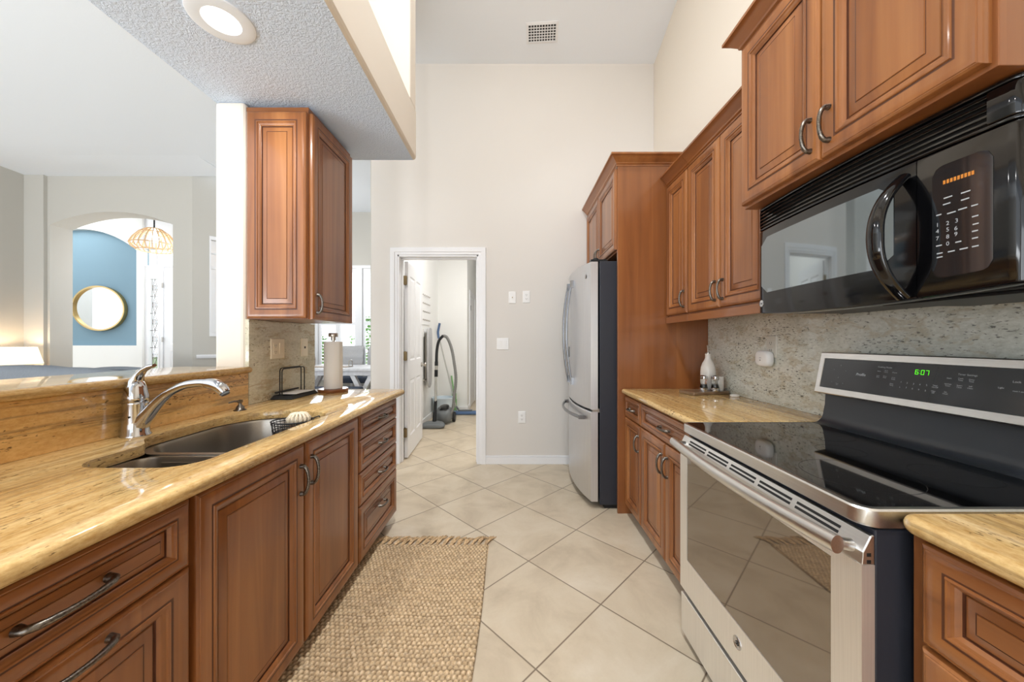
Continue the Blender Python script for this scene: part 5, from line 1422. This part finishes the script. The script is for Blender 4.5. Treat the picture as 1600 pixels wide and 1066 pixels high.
m = MB(); m.tube([(-1.28, 5.95, 1.33), (-0.97, 5.90, 0.10)], 0.012, 10); m.build('pole', M['aluminium'], mp_, smooth=40)
m = MB(); m.tube(catmull([(-1.27, 5.95, 1.26), (-1.285, 5.95, 1.36), (-1.27, 5.95, 1.46), (-1.255, 5.94, 1.52)]), 0.02, 10); m.build('grip', M['mop_blue'], mp_, smooth=50)
m = MB(); m.box(-1.02, -0.58, 5.78, 5.92, 0.004, 0.05); m.build('mop_pad', M['mop_blue'], mp_, bevel=0.015)
m = MB(); m.box(-0.93, -0.70, 5.84, 5.92, 0.05, 0.07); m.tube([(-0.92, 5.88, 0.06), (-0.97, 5.90, 0.12)], 0.015, 8); m.build('pad_holder', M['grey_plastic'], mp_)
bk = thing('mop_bucket', 'pale blue bucket on the floor behind the vacuum canister', 'bucket', (-1.14, 5.66, 0))
m = MB(); m.lathe([(0.001, 0.0), (0.13, 0.0), (0.165, 0.30), (0.175, 0.30), (0.175, 0.315), (0.16, 0.315), (0.125, 0.012), (0.001, 0.012)], (-1.14, 5.66, 0), 32); m.build('pail', M['bucket'], bk, smooth=40)
m = MB(); m.tube([(-1.14 + 0.168 * math.cos(a_), 5.66, 0.30 - 0.12 * abs(math.sin(a_))) for a_ in [PI * k / 12 for k in range(13)]], 0.004, 6); m.build('bail_handle', M['nickel'], bk)
br_ = thing('hand_brush', 'green hand broom leaning on the wall behind the vacuum hose', 'brush', (-1.05, 5.98, 0))
m = MB(); m.tube([(-1.03, 6.055, 0.31), (-1.08, 6.08, 0.62)], 0.014, 8); m.build('handle', M['mop_green'], br_, smooth=40)
m = MB(); m.box(-1.07, -0.99, 6.04, 6.07, 0.22, 0.32); m.box(-1.075, -0.985, 6.03, 6.075, 0.0, 0.22, 0); m.build('bristles', M['mop_green'], br_, bevel=0.008)

# ------------------------------------------------------------------ breakfast nook
tb = thing('dining_table', 'white farmhouse dining table with crossed trestle legs in the nook', 'table', (-3.1, 6.3, 0))
m = MB(); m.box(-4.05, -2.25, 5.80, 6.78, 0.725, 0.765); m.build('tabletop', M['table_white'], tb, bevel=0.006)
m = MB(); m.box(-3.95, -2.35, 5.90, 5.93, 0.64, 0.725); m.box(-3.95, -2.35, 6.65, 6.68, 0.64, 0.725); m.box(-3.95, -3.92, 5.93, 6.65, 0.64, 0.725); m.box(-2.38, -2.35, 5.93, 6.65, 0.64, 0.725); m.build('apron', M['table_white'], tb, bevel=0.003)
for xc in (-3.75, -2.58):
    for y in (5.98, 6.60):
        for s in (-1, 1):
            m = MB(); w = 0.04
            m.loops([[(xc + s * 0.16 - w, y - w, 0.64), (xc + s * 0.16 + w, y - w, 0.64), (xc + s * 0.16 + w, y + w, 0.64), (xc + s * 0.16 - w, y + w, 0.64)][::1], [(xc - s * 0.16 - w, y - w, 0.0), (xc - s * 0.16 + w, y - w, 0.0), (xc - s * 0.16 + w, y + w, 0.0), (xc - s * 0.16 - w, y + w, 0.0)]])
            m.build('trestle_leg', M['table_white'], tb, bevel=0.003)
m = MB(); m.box(-3.75, -2.58, 6.26, 6.32, 0.27, 0.36); m.box(-3.79, -3.71, 5.98, 6.60, 0.28, 0.35); m.box(-2.62, -2.54, 5.98, 6.60, 0.28, 0.35); m.build('stretcher', M['table_white'], tb, bevel=0.003)
def chair(x, y, label, first=None):
    if first: return dup(first, (x, y, 0), 0, label)
    c = thing('dining_chair', label, 'chair', (x, y, 0), None)
    m = MB()
    ls = []
    for k in range(13):
        t = k / 12; z = 0.52 + 0.60 * t
        yb = y + 0.20 + 0.10 * t; bulge = 0.012 * (1 if k % 3 else -0.6)
        w = 0.235 + 0.015 * math.sin(PI * t)
        if k in (0, 12): w -= 0.02
        ls.append([(x - w, yb, z), (x - w + 0.02, yb - 0.035 - bulge, z), (x, yb - 0.025 - bulge, z), (x + w - 0.02, yb - 0.035 - bulge, z), (x + w, yb, z), (x + w - 0.02, yb + 0.035, z), (x, yb + 0.045, z), (x - w + 0.02, yb + 0.035, z)])
    m.loops(ls); m.build('backrest', M['chair_fab'], c, smooth=60)
    m = MB(); m.box(x - 0.245, x + 0.245, y - 0.26, y + 0.22, 0.40, 0.50); m.build('seat', M['dark_fab'], c, bevel=0.03, seg=3)
    for sx in (-1, 1):
        for sy in (-1, 1):
            m = MB(); m.loops([[(x + sx * 0.21 + a_, y - 0.02 + sy * 0.21 + b_, 0.40) for a_, b_ in ((-.022, -.022), (.022, -.022), (.022, .022), (-.022, .022))], [(x + sx * 0.22 + a_, y - 0.02 + sy * 0.23 + b_, 0.0) for a_, b_ in ((-.015, -.015), (.015, -.015), (.015, .015), (-.015, .015))]]); m.build('leg', M['table_white'], c)
    return c
c1 = chair(-3.36, 7.06, 'grey upholstered dining chair at the far table side, behind the paper towel roll')
chair(-2.80, 7.06, 'grey upholstered dining chair at the far table side, nearest the doorway wall', c1)
bn_ = thing('dining_bench', 'slate blue cushioned bench at the near side of the white table', 'bench', (-3.1, 5.56, 0))
m = MB(); m.box(-3.85, -2.45, 5.38, 5.74, 0.40, 0.48); m.build('cushion', M['dark_fab'], bn_, bevel=0.03, seg=3)
for x in (-3.75, -2.55):
    m = MB(); m.box(x - 0.03, x + 0.03, 5.42, 5.70, 0, 0.40); m.build('leg', M['table_white'], bn_)
va = thing('vase', 'tall stone-coloured bottle vase on the white table', 'vase', (-3.70, 6.42, 0.765))
m = MB(); m.lathe([(0.001, 0), (0.05, 0), (0.062, 0.01), (0.066, 0.12), (0.055, 0.2), (0.034, 0.27), (0.024, 0.33), (0.026, 0.38), (0.022, 0.385), (0.001, 0.385)], (-3.70, 6.42, 0.765), 28); m.build('vase_body', M['vase'], va, smooth=50)
bs = thing('wire_tray', 'oblong wire tray with looped handles lying on the white table', 'tray', (-3.15, 6.12, 0.765))
m = MB(); m.box(-3.52, -2.86, 6.0, 6.26, 0.766, 0.778); m.build('tray_board', M['vase'], bs, bevel=0.004)
for x in (-3.53, -2.85):
    m = MB(); m.tube([(x, 6.06, 0.77), (x, 6.065, 0.86), (x, 6.09, 0.885), (x, 6.17, 0.885), (x, 6.195, 0.86), (x, 6.20, 0.77)], 0.008, 8); m.build('loop_handle', M['nickel'], bs, smooth=50)
# shrubs beyond the shutters
def shrub(x, y, w, h, label):
    s = thing('garden_shrub', label, 'shrub', (x, y, -0.12))
    m = MB(); r = random.Random(int(abs(x) * 100))
    for k in range(420):
        a_ = r.random() * 2 * PI; zz = r.random(); rr = w * math.sqrt(r.random()) * math.sin(PI * min(0.95, max(0.12, zz * 0.85 + 0.12)))
        c0 = Vector((x + rr * math.cos(a_), y + rr * math.sin(a_), zz * h)); s_ = 0.05 + 0.05 * r.random()
        d1 = Vector((r.random() - .5, r.random() - .5, r.random() - .3)).normalized(); d2 = d1.orthogonal().normalized()
        m.poly([c0, c0 + d1 * s_ + d2 * s_ * 0.4, c0 + d1 * 2 * s_, c0 + d1 * s_ - d2 * s_ * 0.4])
    m.build('foliage', M['leaf'], s)
    m = MB()
    for k in range(5): m.tube([(x, y, -0.12), (x + w * 0.4 * math.cos(k * 1.3), y + w * 0.4 * math.sin(k * 1.3), h * 0.7)], [0.03, 0.008], 6)
    m.build('stem', plain('bark', (110, 90, 70), 0.9) if 'bark' not in bpy.data.materials else bpy.data.materials['bark'], s)
shrub(-4.25, 10.2, 0.55, 1.85, 'leafy green shrub outside, seen through the right shutters')
shrub(-5.9, 10.6, 0.5, 1.35, 'low green shrub outside, seen under the left shutters')

# ------------------------------------------------------------------ living room
so = thing('sofa', 'blue-grey upholstered sofa behind the raised bar', 'sofa', (-6.2, 4.6, 0))
m = MB()
ls = []
for k in range(41):
    t = k / 40; x = -7.9 + 3.6 * t
    zt = 0.925 - 0.01 * (1 - t) - 0.095 * max(0, (t - 0.60)) / 0.4 + 0.008 * math.sin(x * 7)
    if k in (0, 40): zt -= 0.05
    ls.append([(x, 4.20, 0.10), (x, 4.17, zt - 0.08), (x, 4.20, zt - 0.02), (x, 4.30, zt), (x, 4.42, zt - 0.03), (x, 4.46, zt - 0.10), (x, 4.50, 0.10)])
m.loops(ls); m.build('back', M['sofa'], so, smooth=60)
m = MB(); m.box(-7.9, -4.3, 4.5, 5.15, 0.10, 0.30); m.build('base', M['sofa'], so, bevel=0.02)
for k in range(3):
    x = -7.68 + k * 1.06
    m = MB(); m.box(x, x + 1.04, 4.52, 5.16, 0.302, 0.46); m.build('seat_cushion', M['sofa'], so, bevel=0.05, seg=3)
    m = MB(); ls = []
    for q_ in range(13):
        t = q_ / 12; xx = x + 1.04 * t; zt = 0.86 + 0.075 * (math.sin(PI * t) ** 0.5 if 0 < t < 1 else 0) - 0.02 * k
        ls.append([(xx, 4.43, 0.47), (xx, 4.43, zt - 0.03), (xx, 4.49, zt), (xx, 4.58, zt - 0.02), (xx, 4.66, zt - 0.1), (xx, 4.70, 0.47)])
    m.loops(ls); m.build('back_cushion', M['sofa'], so, smooth=60)
for x in (-7.98, -4.36):
    m = MB(); m.box(x, x + 0.22, 4.22, 5.16, 0.1, 0.62); m.build('arm', M['sofa'], so, bevel=0.05, seg=3)
m = MB()
for x in (-7.85, -4.35):
    for y in (4.3, 5.05): m.lathe([(0.025, 0), (0.03, 0.1)], (x + 0.04, y, 0), 10)
m.build('foot', M['wood_z'], so)
et = thing('end_table', 'wooden end table under the lit lamp in the living room corner', 'table', (-7.72, 5.45, 0))
m = MB(); m.lathe([(0.001, 0.56), (0.26, 0.56), (0.26, 0.59), (0.001, 0.59)], (-7.72, 5.45, 0), 32); m.build('tabletop', M['wood_z'], et)
for k in range(3):
    m = MB(); m.tube([(-7.72 + 0.2 * math.cos(k * 2.09), 5.45 + 0.2 * math.sin(k * 2.09), 0.56), (-7.72 + 0.24 * math.cos(k * 2.09), 5.45 + 0.24 * math.sin(k * 2.09), 0.0)], 0.018, 8); m.build('leg', M['wood_z'], et)
tl = thing('table_lamp', 'lit table lamp with tapered white shade in the living room corner', 'lamp', (-7.72, 5.45, 0.59))
m = MB(); m.lathe([(0.001, 0), (0.08, 0), (0.085, 0.015), (0.03, 0.03), (0.05, 0.09), (0.06, 0.15), (0.03, 0.22), (0.012, 0.25), (0.012, 0.30)], (-7.72, 5.45, 0.59), 24); m.build('base', M['ceramic'], tl, smooth=50)
m = MB(); m.lathe([(0.26, 0.27), (0.20, 0.535), (0.197, 0.535), (0.257, 0.27)], (-7.72, 5.45, 0.59), 36); m.f = m.f[:-2]; m.m = m.m[:-2]; m.build('lamp_shade', M['shade'], tl, smooth=50)
lamp('table_lamp_bulb', 'POINT', (-7.72, 5.45, 1.0), (0, 0, 0), 7, (1, 0.76, 0.5), 0.06)

# ------------------------------------------------------------------ foyer
mr = thing('wall_mirror', 'oval gold-framed mirror on the blue niche wall', 'mirror', (-9.0, 7.68, 1.93))
mcx, mcz = wx(156, 7.47), wz(482, 7.47)
ra, rb = 41.5 * 7.47 / F, 35 * 7.47 / F
tilt = math.radians(-8)
def el(s, y): return [(mcx + s[0] * math.cos(a_) * math.cos(tilt) - s[1] * math.sin(a_) * math.sin(tilt), y, mcz + s[0] * math.cos(a_) * math.sin(tilt) + s[1] * math.sin(a_) * math.cos(tilt)) for a_ in [2 * PI * k / 56 for k in range(56)]]
OFF[mr.name] = Vector((mcx, 7.499, mcz)); mr.location = OFF[mr.name]
m = MB(); m.loops([el((ra, rb), 7.499), el((ra, rb), 7.43), el((ra - 0.03, rb - 0.03), 7.43), el((ra - 0.03, rb - 0.03), 7.47)], True, True, False); m.build('frame', M['gold'], mr, smooth=40)
m = MB(); m.loops([el((ra - 0.028, rb - 0.028), 7.48), el((ra - 0.028, rb - 0.028), 7.468)]); m.build('mirror_glass', M['mirror'], mr)
pc = thing('pendant_light', 'pale rattan cage pendant hanging in the foyer arch', 'pendant light', (wx(241, 6.9), 6.9, 3.0))
pX, pY = wx(241, 6.9), 6.9
zt, zb = wz(357, pY), wz(392, pY)
R0 = 27.5 * pY / F
H = zt - zb
pp = [(0.10, 1.0), (0.32, 0.96), (0.62, 0.78), (0.86, 0.52), (1.0, 0.27), (0.93, 0.12), (0.72, 0.0)]
for k in range(22):
    a_ = 2 * PI * k / 22
    m = MB(); m.tube([(pX + R0 * r * math.cos(a_), pY + R0 * r * math.sin(a_), zb + H * h) for r, h in pp], 0.010, 6); m.build('rib', M['rattan'], pc)
for r, h in ((0.10, 1.0), (0.62, 0.78), (1.0, 0.27), (0.72, 0.0)):
    m = MB(); m.tube([(pX + R0 * r * math.cos(2 * PI * k / 36), pY + R0 * r * math.sin(2 * PI * k / 36), zb + H * h) for k in range(36)], 0.010, 6, closed=True); m.build('hoop', M['rattan'], pc)
m = MB(); m.tube([(pX, pY, zt), (pX, pY, 4.34)], 0.012, 8); m.build('cord', M['black_satin'], pc)
m = MB(); m.lathe([(0.03, 0.0), (0.03, -0.10), (0.07, -0.14), (0.085, -0.20), (0.06, -0.26), (0.001, -0.28)], (pX, pY, zt), 18); m.build('bulb', M['lens'], pc, smooth=50)
